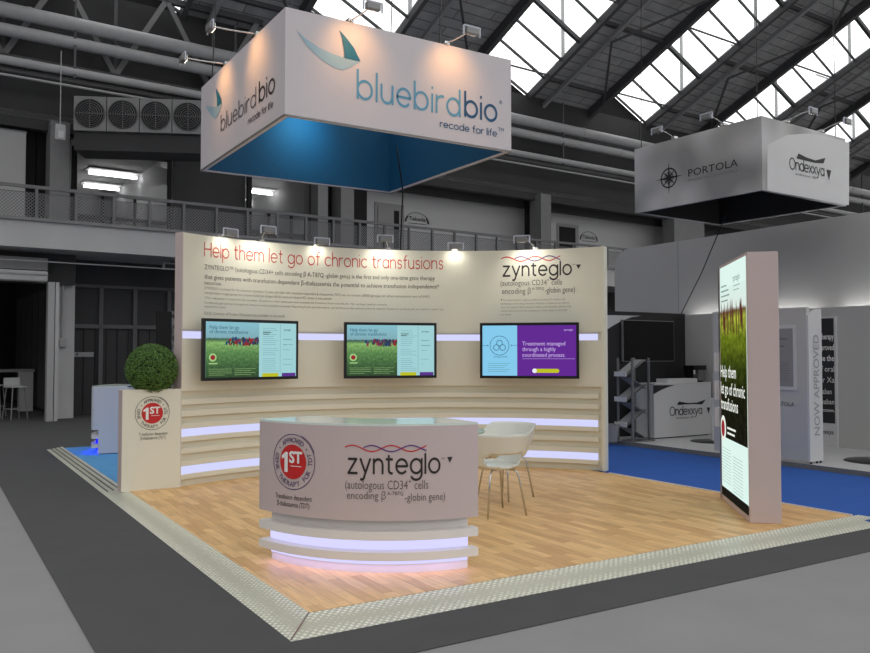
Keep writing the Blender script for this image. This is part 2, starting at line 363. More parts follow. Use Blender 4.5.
class Art:                      # collects flat marks of one colour on a face, one mesh
    def __init__(s, surf, k=1): s.s=surf; s.b=MB(); s.b.flat=True; s.k=k
    def poly(s, pts): s.b.add([s.s.map(u,v,s.k) for u,v in pts],[tuple(range(len(pts)))]); return s
    def pxpoly(s, pts): return s.poly([s.s.hit(*p) for p in pts])
    def rect(s,u0,u1,v0,v1,n=1):
        for i in range(n):
            a=u0+(u1-u0)*i/n; b=u0+(u1-u0)*(i+1)/n; s.poly([(a,v0),(b,v0),(b,v1),(a,v1)])
        return s
    def put(s, vf, u, v, sx, sy, rot=0, shear=0):
        vs,fs=vf; c,q=math.cos(rot),math.sin(rot)
        s.b.add([s.s.map(u+(p_[0]*sx*c-p_[1]*sy*q), v+(p_[0]*sx*q+p_[1]*sy*c), s.k+(p_[2] if len(p_)>2 else 0)) for p_ in vs],fs); return s
    def text(s, t, u, v, size, width=None, weight=0, stroke=None, gap=.3, res=2, center=False, asc=1.0):
        vf=stroke2d(t,stroke,gap,asc) if stroke else text2d(t,weight,res)
        if not vf[0]: return s
        w=max(p[0] for p in vf[0]); sx=(width/w) if width else size
        if center: u-=w*sx/2
        return s.put(vf,u,v,sx,size)
    def pxtext(s, t, p0, p1, top, **kw):          # baseline ends and the y of the letter tops (cap or x-height)
        u0,v0=s.s.hit(*p0); u1,v1=s.s.hit(*p1); _,vt=s.s.hit(p0[0],top); st=kw.get('stroke')
        size=(vt-v0)*(1 if st else 1/.73); return s.text(t,u0,(v0+v1)/2,size,width=u1-u0,**kw)
    def ring(s,u,v,r,w,a0=0,a1=360,n=48):
        for i in range(n):
            a=rad(a0+(a1-a0)*i/n); b=rad(a0+(a1-a0)*(i+1)/n)
            s.poly([(u+r*math.cos(a),v+r*math.sin(a)),(u+(r+w)*math.cos(a),v+(r+w)*math.sin(a)),(u+(r+w)*math.cos(b),v+(r+w)*math.sin(b)),(u+r*math.cos(b),v+r*math.sin(b))])
        return s
    def disc(s,u,v,r,n=40,ry=None):
        ry=ry or r
        for i in range(n):
            a=2*PI*i/n; b=2*PI*(i+1)/n; s.poly([(u,v),(u+r*math.cos(a),v+ry*math.sin(a)),(u+r*math.cos(b),v+ry*math.sin(b))])
        return s
    def around(s,t,u,v,r,a0,a1,size,top=True,weight=.01):
        n=len(t)
        for i,ch in enumerate(t):
            if ch==' ': continue
            vf=text2d(ch,weight,2); w=max(p[0] for p in vf[0])*size
            a=rad(a0+(a1-a0)*(i+.5)/n)
            if top: rot=a-PI/2; rr=r
            else: rot=a+PI/2; rr=r+size*.73
            cx=u+rr*math.cos(a); cy=v+rr*math.sin(a)
            s.put(vf,cx-w/2*math.cos(rot),cy-w/2*math.sin(rot),size,size,rot)
        return s
    def build(s,name,m,parent): return s.b.build(name,m,parent)

def emblem(surf, u, v, R, parent, ringmat='purpletext'):
    a=Art(surf); a.disc(u,v,R*.62); a.build('emblem_disc','red',parent)
    a=Art(surf,1.6); a.poly([(u-R*.22,v-R*.38),(u-R*.22,v+R*.34),(u-R*.34,v+R*.34),(u-R*.52,v+R*.2),(u-R*.52,v+R*.08),(u-R*.38,v+R*.14),(u-R*.38,v-R*.38)]); a.put(text2d('ST',.035,3),u-R*.15,v-.02*R,R*.56,R*.56)
    a.rect(u-R*.08,u+R*.42,v-R*.16,v-R*.135); a.build('emblem_numeral','whitetext',parent)
    a=Art(surf); a.ring(u,v,R*.97,R*.03,42,400); a.ring(u+.03*R,v+.03*R,R*.97,R*.03,20,68,10)
    a.around('\u2022 APPROVED \u2022',u,v,R*.7,148,32,R*.25)
    a.around('GENE THERAPY FOR TDT',u,v,R*.7,160,385,R*.25,top=False)
    a.build('emblem_ring',ringmat,parent)
def brand_block(surf, parent, helix, word, tm, l1, l2, tri):
    # helix: (x0,x1,y_mid,amp_px); word:(p0,p1,top); l1,l2 likewise
    x0,x1,ym,amp=helix; u0,v0=surf.hit(x0,ym); u1,v1=surf.hit(x1,ym); vm=(v0+v1)/2; A=abs(surf.hit(x0,ym-amp)[1]-v0); w=A*.42
    for nm,mt,ph,st in (('red_helix_strand','dnared',0,0),('purple_helix_strand','dnapurple',PI,.24)):
        a=Art(surf,1 if nm[0]=='r' else 1.5); n=60
        for i in range(int(n*st),n):
            s0,s1=i/n,(i+1)/n
            f=lambda s: vm+A*math.sin(s*PI*4.2+ph+.3)
            ua,ub=u0+(u1-u0)*s0,u0+(u1-u0)*s1
            a.poly([(ua,f(s0)-w/2),(ub,f(s1)-w/2),(ub,f(s1)+w/2),(ua,f(s0)+w/2)])
        a.build(nm,mt,parent)
    a=Art(surf); a.pxtext('zynteglo',*word,stroke=.18,gap=.34,asc=.6)
    t=tri; u,v=surf.hit(t[0],t[1]); u2,_=surf.hit(t[0]+t[2],t[1]); h=(u2-u); a.poly([(u,v),(u2,v),((u+u2)/2,v-h)])
    a.text('TM',*surf.hit(*tm),h*.45)
    a.build('product_wordmark','darktext',parent)
    a=Art(surf); a.pxtext('(autologous CD34\u207a cells',*l1,weight=-.006)
    (p0,p1,top)=l2; fr=[0,.44,.62,1]
    L=lambda t:(p0[0]+(p1[0]-p0[0])*t, p0[1]+(p1[1]-p0[1])*t)
    dy=top-p0[1]
    a.pxtext('encoding \u03b2',L(0),L(.395),top,weight=-.006)
    ps=L(.41); pe=L(.575); a.pxtext('A-T87Q',(ps[0],ps[1]+dy*.55),(pe[0],pe[1]+dy*.55),ps[1]+dy*1.02)
    ps=L(.59); a.pxtext('-globin gene)',ps,L(1),ps[1]+dy,weight=-.006)
    a.build('generic_name_lines','greytext',parent)

# ------------------------------------------------------------ SETTING: ground
GF=-.035
struct(MB().box(-14,46,-3,34,GF-.1,GF-.006).build('floor','light_carpet',hall=False))
struct(MB().box(.774,46,3.7,34,GF-.004,GF).build('floor_dark_aisle','carpet'))
b=MB(); b.prism([(1.9,9.4),(3.0,9.4),(3.0,14.5),(1.9,14.5)],GF,-.012); struct(b.build('floor_blue_carpet_paler','lightblue'))  # stretch of blue carpet coloured paler
b=MB(); b.prism([(7.3,4.2),(9.9,4.2),(9.9,20.5),(7.8,20.5),(7.8,14.0),(3.0,14.0),(3.0,10.2),(7.3,8.4)],GF,-.012)
struct(b.build('floor_blue_carpet','blue'))
b=MB(); b.prism([(1.92,4.49),(7.36,4.49),(7.36,8.6),(5.4,10.3),(3.0,10.2),(2.0,9.64),(1.92,9.6)],-.012,0)
struct(b.build('floor_wood','wood'))
# aluminium chequer plate ramp around the stand
t=thing('tread_plate_ramp','silver chequer plate ramp edging the oak floor of the stand','ramp',(1.69,4.18,GF))
def ramp(p0,p1,q1,q0,name):
    b=MB(); lo=GF+.002; hi=.004
    b.add([(p0[0],p0[1],lo),(p1[0],p1[1],lo),(q1[0],q1[1],hi),(q0[0],q0[1],hi),(p0[0],p0[1],lo-.0015),(p1[0],p1[1],lo-.0015),(q1[0],q1[1],-.012),(q0[0],q0[1],-.012)],
      [(0,1,2,3),(4,7,6,5),(0,4,5,1),(2,6,7,3),(1,5,6,2),(0,3,7,4)]); return b.build(name,'plate',t)
ramp((1.69,4.18),(7.62,4.18),(7.42,4.47),(1.92,4.47),'plate_strip')
ramp((1.69,14.55),(1.69,4.18),(1.92,4.47),(1.92,14.55),'plate_strip')
MB().beam((1.695,4.19,GF+.008),(1.915,4.465,.008),.008,.004).build('mitre_seam','chrome',t)
b=MB()
for x in (1.75,1.81,1.87): b.beam((x,9.7,GF+(x-1.69)*.17+.004),(x,14.5,GF+(x-1.69)*.17+.004),.014,.006)
b.build('grip_ribs','pipedark',t)
MB().beam((7.37,4.5,-.002),(7.37,7.7,-.002),.02,.02).build('edge_trim','white',t)

# ------------------------------------------------------------ curved display wall
WC=(4.08,5.95); WR=3.85; A0=rad(114.5); A1=rad(29.7)
wall=thing('curved_display_wall','tall beige curved display wall with red headline and lit stepped base','display wall',(4.0,9.65,0))
def seg(r0,r1,z0,z1,name,m,a0=A0,a1=A1): return MB().arcslab(WC,WR+r0,WR+r1,a0,a1,z0,z1,64).build(name,m,wall)
ae=rad(30.9)
seg(0,.12,1.79,2.895,'upper_panel','beige')
seg(0,.12,1.08,1.68,'middle_panel','beige')
seg(.034,.12,0,1.08,'back_panel','beige_shaded')
seg(.05,.12,1.68,1.79,'recess_panel','beige_shaded')
seg(.03,.05,1.683,1.765,'wall_light_strip','ledwall',A0,ae)
for z0,z1 in ((.925,.985),(.79,.855),(.505,.562),(.37,.425),(.08,.135)): seg(0,.034,z0,z1,'ledge','beige',A0,ae-.004)
seg(0,.034,.235,.285,'ledge','beige',A0,ae-.004); seg(0,.034,.655,.71,'ledge','beige',A0,ae-.004)
for z0,z1 in ((.135,.222),(.562,.648)): seg(.012,.034,z0,z1,'wall_light_strip','ledwall',A0,ae)
seg(-.006,.13,0,2.9,'end_post','beige',A1+rad(.3),A1-rad(.35))
seg(-.002,.125,0,2.898,'end_post','pinkwhite',A0+rad(.12),A0)
ws=Cyl(WC,WR,A0,-1)
a=Art(ws); a.pxtext('Help them let go of chronic transfusions',(204,256),(443.2,268.8),246.6,stroke=.125,gap=.3)
# headline x-height taken at 10.5 cm
a.build('headline','redtext',wall)
def wt(s,x0,x1,y,h,mt='darktext',weight=0):
    u0,v=ws.hit(x0,y); u1,_=ws.hit(x1,y); ar.text(s,u0,v,h,width=u1-u0,weight=weight,res=2)
ar=Art(ws)
wt('ZYNTEGLO\u2122 (autologous CD34\u207a cells encoding \u03b2\u1d2c\u207b\u1d40\u2078\u2077-globin gene) is the first and only one-time gene therapy',204.5,435,267.6,.085) if False else None
u0,v=ws.hit(204.5,267.8); 
def wtu(s,x0,x1,v,h,weight=-.008):
    ua,_=ws.hit(x0,260); ub,_=ws.hit(x1,260); ar.text(s,ua,v,h,width=ub-ua,weight=weight,res=2)
wtu('ZYNTEGLO\u2122 (autologous CD34+ cells encoding \u03b2 A-T87Q -globin gene) is the first and only one-time gene therapy',204.5,434.8,2.497,.082)
wtu('that gives patients with transfusion-dependent \u03b2-thalassaemia the potential to achieve transfusion independence*',204.5,439,2.385,.082)
ar.build('subtitle_lines','darktext',wall)
ar=Art(ws)
wtu('INDICATION',204.5,221,2.318,.042,.01)
wtu('ZYNTEGLO is indicated for the treatment of patients 12 years and older with transfusion-dependent \u03b2-thalassaemia (TDT) who do not have a \u03b20/\u03b20 genotype, for whom haematopoietic stem cell (HSC)',204.5,429.6,2.262,.044)
wtu('transplantation is appropriate but a human leukocyte antigen (HLA)-matched related HSC donor is not available',204.5,332,2.208,.044)
wtu('*The indication is based on the number of patients who achieved and maintained freedom from transfusion for at least twelve months',204.5,387,2.150,.036)
wtu('Conditional approval has been granted. Adverse events should be reported. Reporting forms and information can be found on the national authority website. Healthcare professionals are asked to report any',204.5,443.5,2.094,.036)
wtu('suspected adverse reactions.',204.5,226,2.05,.036)
wtu('Full EU Summary of Product Characteristics available at the booth',204.5,285,1.965,.048)
ar.build('small_print','smalltext',wall)
brand_block(ws,wall,(501,560.5,258.6,2.3),((502.5,275.7),(572,274.6),266.1),(572.5,265.5),((500.5,286.2),(562,284.2),280.4),((502,294.2),(575,292),288.2),(576.2,264.6,4.6))
ar=Art(ws)
for i,(s,x1) in enumerate((('\u25bc This medicinal product is subject to additional monitoring. This will allow quick',565),('identification of new safety information. Healthcare professionals are asked to',569),
     ('report any suspected adverse reactions. Adverse events should be reported to the',571),('national authority and to the manufacturer of the medicine at the booth',567),('see details',511))):
    wtu(s,500.5,x1,2.215-i*.048,.034)
ar.build('small_print','smalltext',wall)

# televisions
def uvscreen(name, surf, w, h, m, parent):
    me=bpy.data.meshes.new(name); off=Vector(LOC[parent.name])
    vs=[surf.map(0,0)-off,surf.map(w,0)-off,surf.map(w,h)-off,surf.map(0,h)-off]
    me.from_pydata([tuple(v) for v in vs],[],[(0,1,2,3)]); uv=me.uv_layers.new(name='UVMap')
    for i,c in enumerate(((0,0),(1,0),(1,1),(0,1))): uv.data[i].uv=c
    me.materials.append(m); o=bpy.data.objects.new(name,me); C.objects.link(o); o.parent=parent; LOC[o.name]=tuple(off); return o
def meadow(name, ramp, s=1.0, var=.5, sc=(26,14)):
    m=bpy.data.materials.new(name); m.use_nodes=True; nt=m.node_tree; nt.nodes.clear()
    uv=nt.nodes.new('ShaderNodeUVMap'); sp=nt.nodes.new('ShaderNodeSeparateXYZ'); nt.links.new(uv.outputs[0],sp.inputs[0])
    r=nt.nodes.new('ShaderNodeValToRGB'); el=r.color_ramp.elements
    for i,(p,c) in enumerate(ramp):
        e=el[i] if i<2 else el.new(p); e.position=p; e.color=lin(c)+(1,)
    mp=nt.nodes.new('ShaderNodeMapping'); mp.inputs['Scale'].default_value=(sc[0],sc[1],1); nt.links.new(uv.outputs[0],mp.inputs[0])
    n=nt.nodes.new('ShaderNodeTexNoise'); n.inputs['Scale'].default_value=1; n.inputs['Detail'].default_value=6; n.inputs['Roughness'].default_value=.7; nt.links.new(mp.outputs[0],n.inputs['Vector'])
    ad=nt.nodes.new('ShaderNodeMath'); ad.operation='MULTIPLY_ADD'; ad.inputs[1].default_value=.05; nt.links.new(n.outputs['Fac'],ad.inputs[0]); nt.links.new(sp.outputs[1],ad.inputs[2])
    sb=nt.nodes.new('ShaderNodeMath'); sb.operation='SUBTRACT'; sb.inputs[1].default_value=.025; nt.links.new(ad.outputs[0],sb.inputs[0]); nt.links.new(sb.outputs[0],r.inputs[0])
    lt=nt.nodes.new('ShaderNodeMath'); lt.operation='LESS_THAN'; lt.inputs[1].default_value=ramp[-3][0] if len(ramp)>3 else .7; nt.links.new(sp.outputs[1],lt.inputs[0])
    mr=nt.nodes.new('ShaderNodeMapRange'); mr.inputs['From Min'].default_value=.35; mr.inputs['From Max'].default_value=.65; mr.inputs['To Min'].default_value=1-var; mr.inputs['To Max'].default_value=1+var; nt.links.new(n.outputs['Fac'],mr.inputs['Value'])
    mx=nt.nodes.new('ShaderNodeMix'); mx.inputs[2].default_value=1; nt.links.new(lt.outputs[0],mx.inputs[0]); nt.links.new(mr.outputs[0],mx.inputs[3])
    ml=nt.nodes.new('ShaderNodeMath'); ml.operation='MULTIPLY'; ml.inputs[1].default_value=s; nt.links.new(mx.outputs[0],ml.inputs[0])
    e=nt.nodes.new('ShaderNodeEmission'); nt.links.new(r.outputs[0],e.inputs[0]); nt.links.new(ml.outputs[0],e.inputs[1])
    o=nt.nodes.new('ShaderNodeOutputMaterial'); nt.links.new(e.outputs[0],o.inputs[0]); return m
M['scr_meadow']=meadow('screen_meadow',[(0,(56,80,54)),(.2,(66,98,62)),(.45,(92,134,80)),(.62,(132,176,104)),(.69,(62,88,74)),(.72,(128,172,182)),(1,(136,190,204))],1.0,.35,(22,20))
M['scr_page']=emis('screen_page',(160,208,212),1); M['scr_line']=emis('screen_line',(92,140,150),1); M['scr_dark']=emis('screen_dark',(50,60,60),1)
M['scr_yellow']=emis('screen_yellow',(190,190,40),1); M['scr_purple']=emis('screen_purple',(98,44,146),1); M['scr_violet']=emis('screen_violet',(92,56,140),1)
M['scr_sky']=emis('screen_sky_blue',(134,202,236),1); M['scr_white']=emis('screen_white',(236,236,245),1); M['scr_red']=emis('screen_red',(150,44,52),1)
M['scr_blue']=emis('screen_blue',(44,66,110),1); M['scr_lilac']=emis('screen_lilac',(206,180,236),1); M['scr_navy']=emis('screen_navy',(40,80,110),1); M['scr_ltgreen']=emis('screen_light_green',(160,200,130),1)
def screen_people(surf,u0,u1,v,h,parent,n=22):
    for nm,mt,q in (('figures_red','scr_red',0),('figures_dark','scr_dark',1),('figures_blue','scr_blue',2)):
        a=Art(surf,2)
        for i in range(n):
            u=u0+(u1-u0)*random.random()**.6; w=h*.16*random.uniform(.7,1.2); vv=v+random.uniform(-h*.6,h*.35); hh=h*random.uniform(.5,.9)
            a.poly([(u-w,vv),(u+w,vv),(u+w*1.2,vv+hh*.7),(u,vv+hh),(u-w*1.2,vv+hh*.7)])
        a.build(nm,mt,parent)
def television(c0,c1,z0,z1,label,kind):
    P0=Vector((c0[0],c0[1],z0)); P1=Vector((c1[0],c1[1],z0)); U=(P1-P0).normalized(); w=(P1-P0).length; h=z1-z0
    N=U.cross(Vector((0,0,1)))
    mid=(P0+P1)/2
    t=thing('wall_television',label,'television',tuple(mid),group='televisions on the curved wall')
    b=MB(); q=lambda u,d:(P0+U*u-N*d); 
    b.prism([q(0,0),q(w,0),q(w,.05),q(0,.05)],z0,z1); b.build('housing','black',t,bevel=.006)
    b=MB(); b.prism([q(w*.3,.05),q(w*.7,.05),q(w*.7,.13),q(w*.3,.13)],z0+h*.3,z0+h*.7)
    b.build('wall_bracket','black',t)
    mw=.036; s=Flat(P0+U*mw+Vector((0,0,mw)),U,.002); W=w-2*mw; Hh=h-2*mw
    if kind==1:
        Art(s).rect(0,W,0,Hh).build('screen_picture','scr_page',t)
        class S2(Flat): pass
        s2=Flat(s.o,U,.004); uvscreen('meadow_picture',s2,W*.57,Hh,M['scr_meadow'],t)
        screen_people(s2,W*.2,W*.56,Hh*.63,Hh*.1,t)
        a=Art(s2,2); a.text('Help them let go',W*.035,Hh*.87,.062,width=W*.31); a.text('of chronic transfusions',W*.035,Hh*.79,.062,width=W*.41); a.build('screen_title','scr_navy',t)
        a=Art(s2,2); a.disc(W*.07,Hh*.36,Hh*.075,24); a.rect(W*.03,W*.12,Hh*.24,Hh*.262)
        for i in range(4): a.rect(W*.03,W*(.27 if i<3 else .2),Hh*(.15-.035*i),Hh*(.155-.035*i)); a.rect(W*.3,W*(.53-.05*(i%2)),Hh*(.15-.035*i),Hh*(.155-.035*i))
        a.build('screen_badge','scr_ltgreen',t)
        Art(s2,3).disc(W*.07,Hh*.36,Hh*.045,20).build('screen_badge_centre','scr_red',t)
        a=Art(s2,1)
        for i in range(22):
            if i in (9,14): continue
            a.rect(W*.61,W*(.61+.19*random.uniform(.55,1)),Hh*(.9-.038*i),Hh*(.905-.038*i))
        for v in (.7,.69,.6,.59,.5,.32,.22): a.rect(W*.845,W*(.845+.1*random.random()+.02),Hh*v,Hh*(v+.006))
        a.rect(W*.81,W*.813,Hh*.05,Hh*.98); a.build('screen_text_lines','scr_line',t)
        a=Art(s2,2); a.text('zynteglo',W*.85,Hh*.865,.03,weight=.01); a.rect(W*.61,W*.7,Hh*.82,Hh*.835); a.rect(W*.61,W*.68,Hh*.785,Hh*.8); a.build('screen_heading','scr_dark',t)
        Art(s2,2).rect(W*.605,W*.79,0,Hh*.065).build('screen_button','scr_yellow',t); Art(s2,2).rect(W*.83,W*.99,0,Hh*.065).build('screen_button','scr_violet',t)
    else:
        Art(s).rect(0,W*.375,0,Hh).build('screen_picture','scr_sky',t); Art(s).rect(W*.375,W,0,Hh).build('screen_panel','scr_purple',t)
        a=Art(s,2); a.ring(W*.185,Hh*.6,Hh*.185,Hh*.01); a.rect(0,W*.06,Hh*.6,Hh*.607); a.rect(W*.31,W*.375,Hh*.6,Hh*.607)
        for dx,dy in ((-.035,-.04),(.035,-.04),(0,.05)): a.ring(W*.185+W*dx,Hh*.6+Hh*dy,Hh*.05,Hh*.012,0,360,20)
        for dx in (.055,.31): a.poly([(W*dx,Hh*.58),(W*dx+.014,Hh*.6),(W*dx,Hh*.62)])
        a.text('COLLECTION',W*.12,Hh*.36,.03,width=W*.15); a.build('screen_diagram','scr_navy',t)
        a=Art(s,2)
        for i in range(5): a.rect(W*.06,W*(.3-.03*(i%3)),Hh*(.24-.04*i),Hh*(.247-.04*i))
        a.build('screen_text_lines','scr_line',t)
        a=Art(s,2); a.text('Treatment managed',W*.43,Hh*.6,.075,width=W*.455); a.text('through a highly',W*.43,Hh*.49,.075,width=W*.355); a.text('coordinated process.',W*.43,Hh*.375,.075,width=W*.455)
        a.text('zynteglo',W*.87,Hh*.89,.035); a.build('screen_title','scr_lilac',t)
        a=Art(s,2); a.rect(W*.43,W*.985,Hh*.335,Hh*.34); a.build('screen_rule','scr_lilac',t)
        a=Art(s,2); a.rect(W*.56,W*.8,Hh*.06,Hh*.14); a.disc(W*.8,Hh*.1,Hh*.04,20); a.build('screen_button','scr_yellow',t)
        a=Art(s,3); a.disc(W*.56,Hh*.1,Hh*.045,20); a.build('button_knob','scr_white',t)
    return t
television((2.68,9.32),(3.935,9.55),1.195,1.912,'black framed television showing a meadow, mounted nearest the ball shrub',1)
television((4.54,9.51),(5.71,9.155),1.19,1.912,'black framed television showing a meadow, middle one on the curved wall',1)
television((6.2,8.87),(7.13,7.98),1.185,1.912,'black framed television with purple page about treatment managed',2)

# clamp floodlights along the wall top
def clamp_light(P, fwd, label, group, rise=.1, reach=.42, bent=False, lamp=None, side=0):
    P=Vector(P); f=Vector(fwd).normalized(); sd=f.cross(Vector((0,0,1)))
    t=thing('clamp_floodlight',label,'floodlight',tuple(P),group=group)
    MB().beam(P-f*.06+Vector((0,0,.02)),P+f*.03+Vector((0,0,.02)),.06,.035).build('clamp','chrome',t)
    pts=[P+Vector((0,0,.02))]
    for i in range(1,9):
        k=i/8; pts.append(P+f*reach*k+sd*side*k+Vector((0,0,.02+rise*math.sin(k*PI*.62)*1.1)))
    MB().tube(pts,.008,6).build('arm','chrome',t,smooth=True)
    e=pts[-1]; b=MB(); b.box(-.075,.075,-.03,.03,-.05,.02)
    R=Matrix(((sd.x,f.x,0),(sd.y,f.y,0),(0,0,1))); b.v=[tuple(e+R@Vector(v)) for v in b.v]; b.build('lamp_head','metalgrey',t,bevel=.01)
    b=MB(); b.beam(e-sd*.1+Vector((0,0,.035)),e+sd*.1+Vector((0,0,.035)),.018,.012); b.beam(e-sd*.1+Vector((0,0,.035)),e-sd*.1-Vector((0,0,.06)),.018,.012); b.beam(e+sd*.1+Vector((0,0,.035)),e+sd*.1-Vector((0,0,.06)),.018,.012)
    b.build('lamp_yoke','white',t)
    b=MB(); b.add([e-f*.032+sd*.06+Vector((0,0,-.045)),e-f*.032-sd*.06+Vector((0,0,-.045)),e-f*.032-sd*.06+Vector((0,0,.012)),e-f*.032+sd*.06+Vector((0,0,.012))],[(0,1,2,3)]); b.build('lamp_lens','lampface',t)
    if lamp:
        col,pw,tgt,size,blend=lamp
        L=bpy.data.lights.new('spot','SPOT'); L.energy=pw; L.color=col; L.spot_size=size; L.spot_blend=blend; L.shadow_soft_size=.04
        lo=bpy.data.objects.new('spot_beam',L); C.objects.link(lo)
        p=e-f*.06-Vector((0,0,.0)); lo.location=p-P; lo.rotation_euler=(Vector(tgt)-p).to_track_quat('-Z','Y').to_euler(); lo.parent=t
    return t
WL=[(222,'over the start of the headline',0),(263,'over the word them',1),(317,'over the word go',0),(389,'over the word transfusions',1),(455,'over the blank gap after the headline',0),(535,'over the product name',1)]
for x,wh,big in WL:
    u,_=ws.hit(x,245); a=A0-u/WR
    P=(WC[0]+(WR+.06)*math.cos(a),WC[1]+(WR+.06)*math.sin(a),2.895); f=(-math.cos(a),-math.sin(a),0)
    tg=(WC[0]+(WR-.02)*math.cos(a),WC[1]+(WR-.02)*math.sin(a),2.35)
    clamp_light(P,f,'small clamp floodlight on the curved wall top '+wh,'floodlights along the curved wall top',.085 if big else .03,.42 if big else .24,lamp=((1,.98,.88),14 if big else 5,tg,rad(140),1.0),side=.12 if big else 0)

# ------------------------------------------------------------ planter and topiary
t=thing('cream_planter','slim cream planter box with red round badge, holding the ball shrub','planter',(2.2,9.55,0))
b=MB(); b.box(1.86,2.47,9.47,9.62,0,.90); b.build('box','beige',t)
b=MB(); b.box(1.845,2.485,9.45,9.47,0,1.11); b.box(1.845,1.86,9.47,9.65,0,1.11); b.box(2.47,2.485,9.47,9.65,0,1.11); b.box(1.86,2.47,9.635,9.65,0,1.11); b.build('side_boards','beige',t)
MB().box(1.841,1.845,9.453,9.65,0,1.10).build('end_board','pinkwhite',t)
MB().box(1.862,2.468,9.472,9.633,.90,.94).build('soil','leafcore',t)
s=Flat((1.845,9.45,0),(1,0,0),.003); emblem(s,.318,.845,.187,t,'greytext')
a=Art(s); a.text('Transfusion dependent',.36,.58,.045,width=.32,center=False) if False else a.text('Transfusion dependent',.175,.60,.05,width=.31)
a.text('\u03b2-thalassaemia (TDT)',.195,.555,.05,width=.27); a.build('badge_caption','greytext',t)
t=thing('topiary_ball','round clipped green box shrub on top of the cream planter','shrub',(2.175,9.56,.94))
bc=Vector((2.175,9.56,1.335)); R0=.285
b=MB()
for k in range(13000):
    z=random.uniform(-1,1); a=random.uniform(0,2*PI); q=math.sqrt(1-z*z); n=Vector((q*math.cos(a),q*math.sin(a),z))
    r=R0*random.uniform(.9,1.0)*(1+.02*math.sin(9*a)*math.cos(7*z)); p=bc+n*r
    d=(n+Vector((random.gauss(0,.6),random.gauss(0,.6),random.gauss(0,.6)))).normalized(); e=d.orthogonal().normalized(); e.rotate(Matrix.Rotation(random.uniform(0,6.28),3,d))
    f2=d.cross(e); L=random.uniform(.008,.014); W=L*.5
    b.add([p-e*L,p+f2*W+d*.003,p+e*L,p-f2*W],[(0,1,2,3)])
b.flat=True; b.build('foliage','leaf',t)
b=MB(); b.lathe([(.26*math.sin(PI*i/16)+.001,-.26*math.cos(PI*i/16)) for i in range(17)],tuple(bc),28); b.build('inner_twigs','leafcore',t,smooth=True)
MB().tube([(2.175,9.56,.94),(2.175,9.56,1.12)],.02).build('stem','leafcore',t)

# ------------------------------------------------------------ front reception counter
def counter(name,label,cc,a0,a1,Rf,back,glow,z0=0.0,pm='pinkwhite',glow2=None):
    glow2=glow2 or M['floorglow']
    mid=(a0+a1)/2
    t=thing(name,label,'counter',(cc[0]+(Rf-.3)*math.cos(mid),cc[1]+(Rf-.3)*math.sin(mid),z0))
    def sg(r0,r1,za,zb,nm,m,da=0): return MB().arcslab(cc,r0,r1,a0+da,a1-da,z0+za,z0+zb,48).build(nm,m,t)
    sg(Rf-.05,Rf,.37,1.01,'front_panel',pm)
    sg(back,Rf-.05,.37,.985,'cabinet','white',.012)
    sg(back-.02,Rf-.001,1.01,1.025,'worktop','toppale')
    sg(back,Rf-.085,0,.37,'plinth','lipwhite',.03)
    sg(Rf-.085,Rf,.237,.295,'step_ledge','lipwhite',.0); sg(Rf-.085,Rf,.10,.156,'step_ledge','lipwhite',.0)
    sg(Rf-.085,Rf-.07,.16,.232,'light_strip',glow,.035); sg(Rf-.085,Rf-.076,.06,.096,'light_strip',glow,.035)
    sg(Rf-.06,Rf-.03,.0965,.0995,'added_glow_strip',glow2,.04)  # unseen strip added under the ledge to throw a glow on the floor
    for da in (0,):
        for aa in (a0,a1):
            pass
    return t
CC=(3.352,6.008); CR=1.265
ca0=math.atan2(5.825-6.008,2.10-3.352)+2*PI; ca1=math.atan2(4.743-6.008,3.30-3.352)+2*PI
t=counter('reception_counter','white curved reception counter with product name and lit stepped plinth',CC,ca0,ca1,CR,.79,'led')
cs=Cyl(CC,CR,ca0,1,.003)
u,v=cs.hit(294.5,462); 
uL,_=cs.hit(274.3,462); uR,_=cs.hit(314.5,462)
emblem(cs,(uL+uR)/2,v,.196,t)
a=Art(cs); um=(uL+uR)/2; a.text('Transfusion dependent',um-.17,v-.265,.052,width=.34); a.text('\u03b2-thalassaemia (TDT)',um-.15,v-.315,.052,width=.30); a.build('badge_caption','darktext',t)
brand_block(cs,t,(345,426.5,448,3.0),((347.5,472),(440.5,473),458),(441,459.5),((345.3,488.2),(428.3,489),478.8),((347,498.6),(445,500.8),490.3),(447,457,5.5))

# second counter behind the planter, its end towards us
t=counter('reception_counter','small white curved counter with blue lit steps, seen end on behind the planter',(3.5,13.3),rad(128),rad(180),1.33,.86,'ledblue',GF+.02,'white',M['blueglow'])
b=MB(); b.box(2.25,2.68,13.26,13.295,0,.36); b.box(2.178,2.68,13.26,13.295,.36,1.0); b.build('end_panel','white',t)

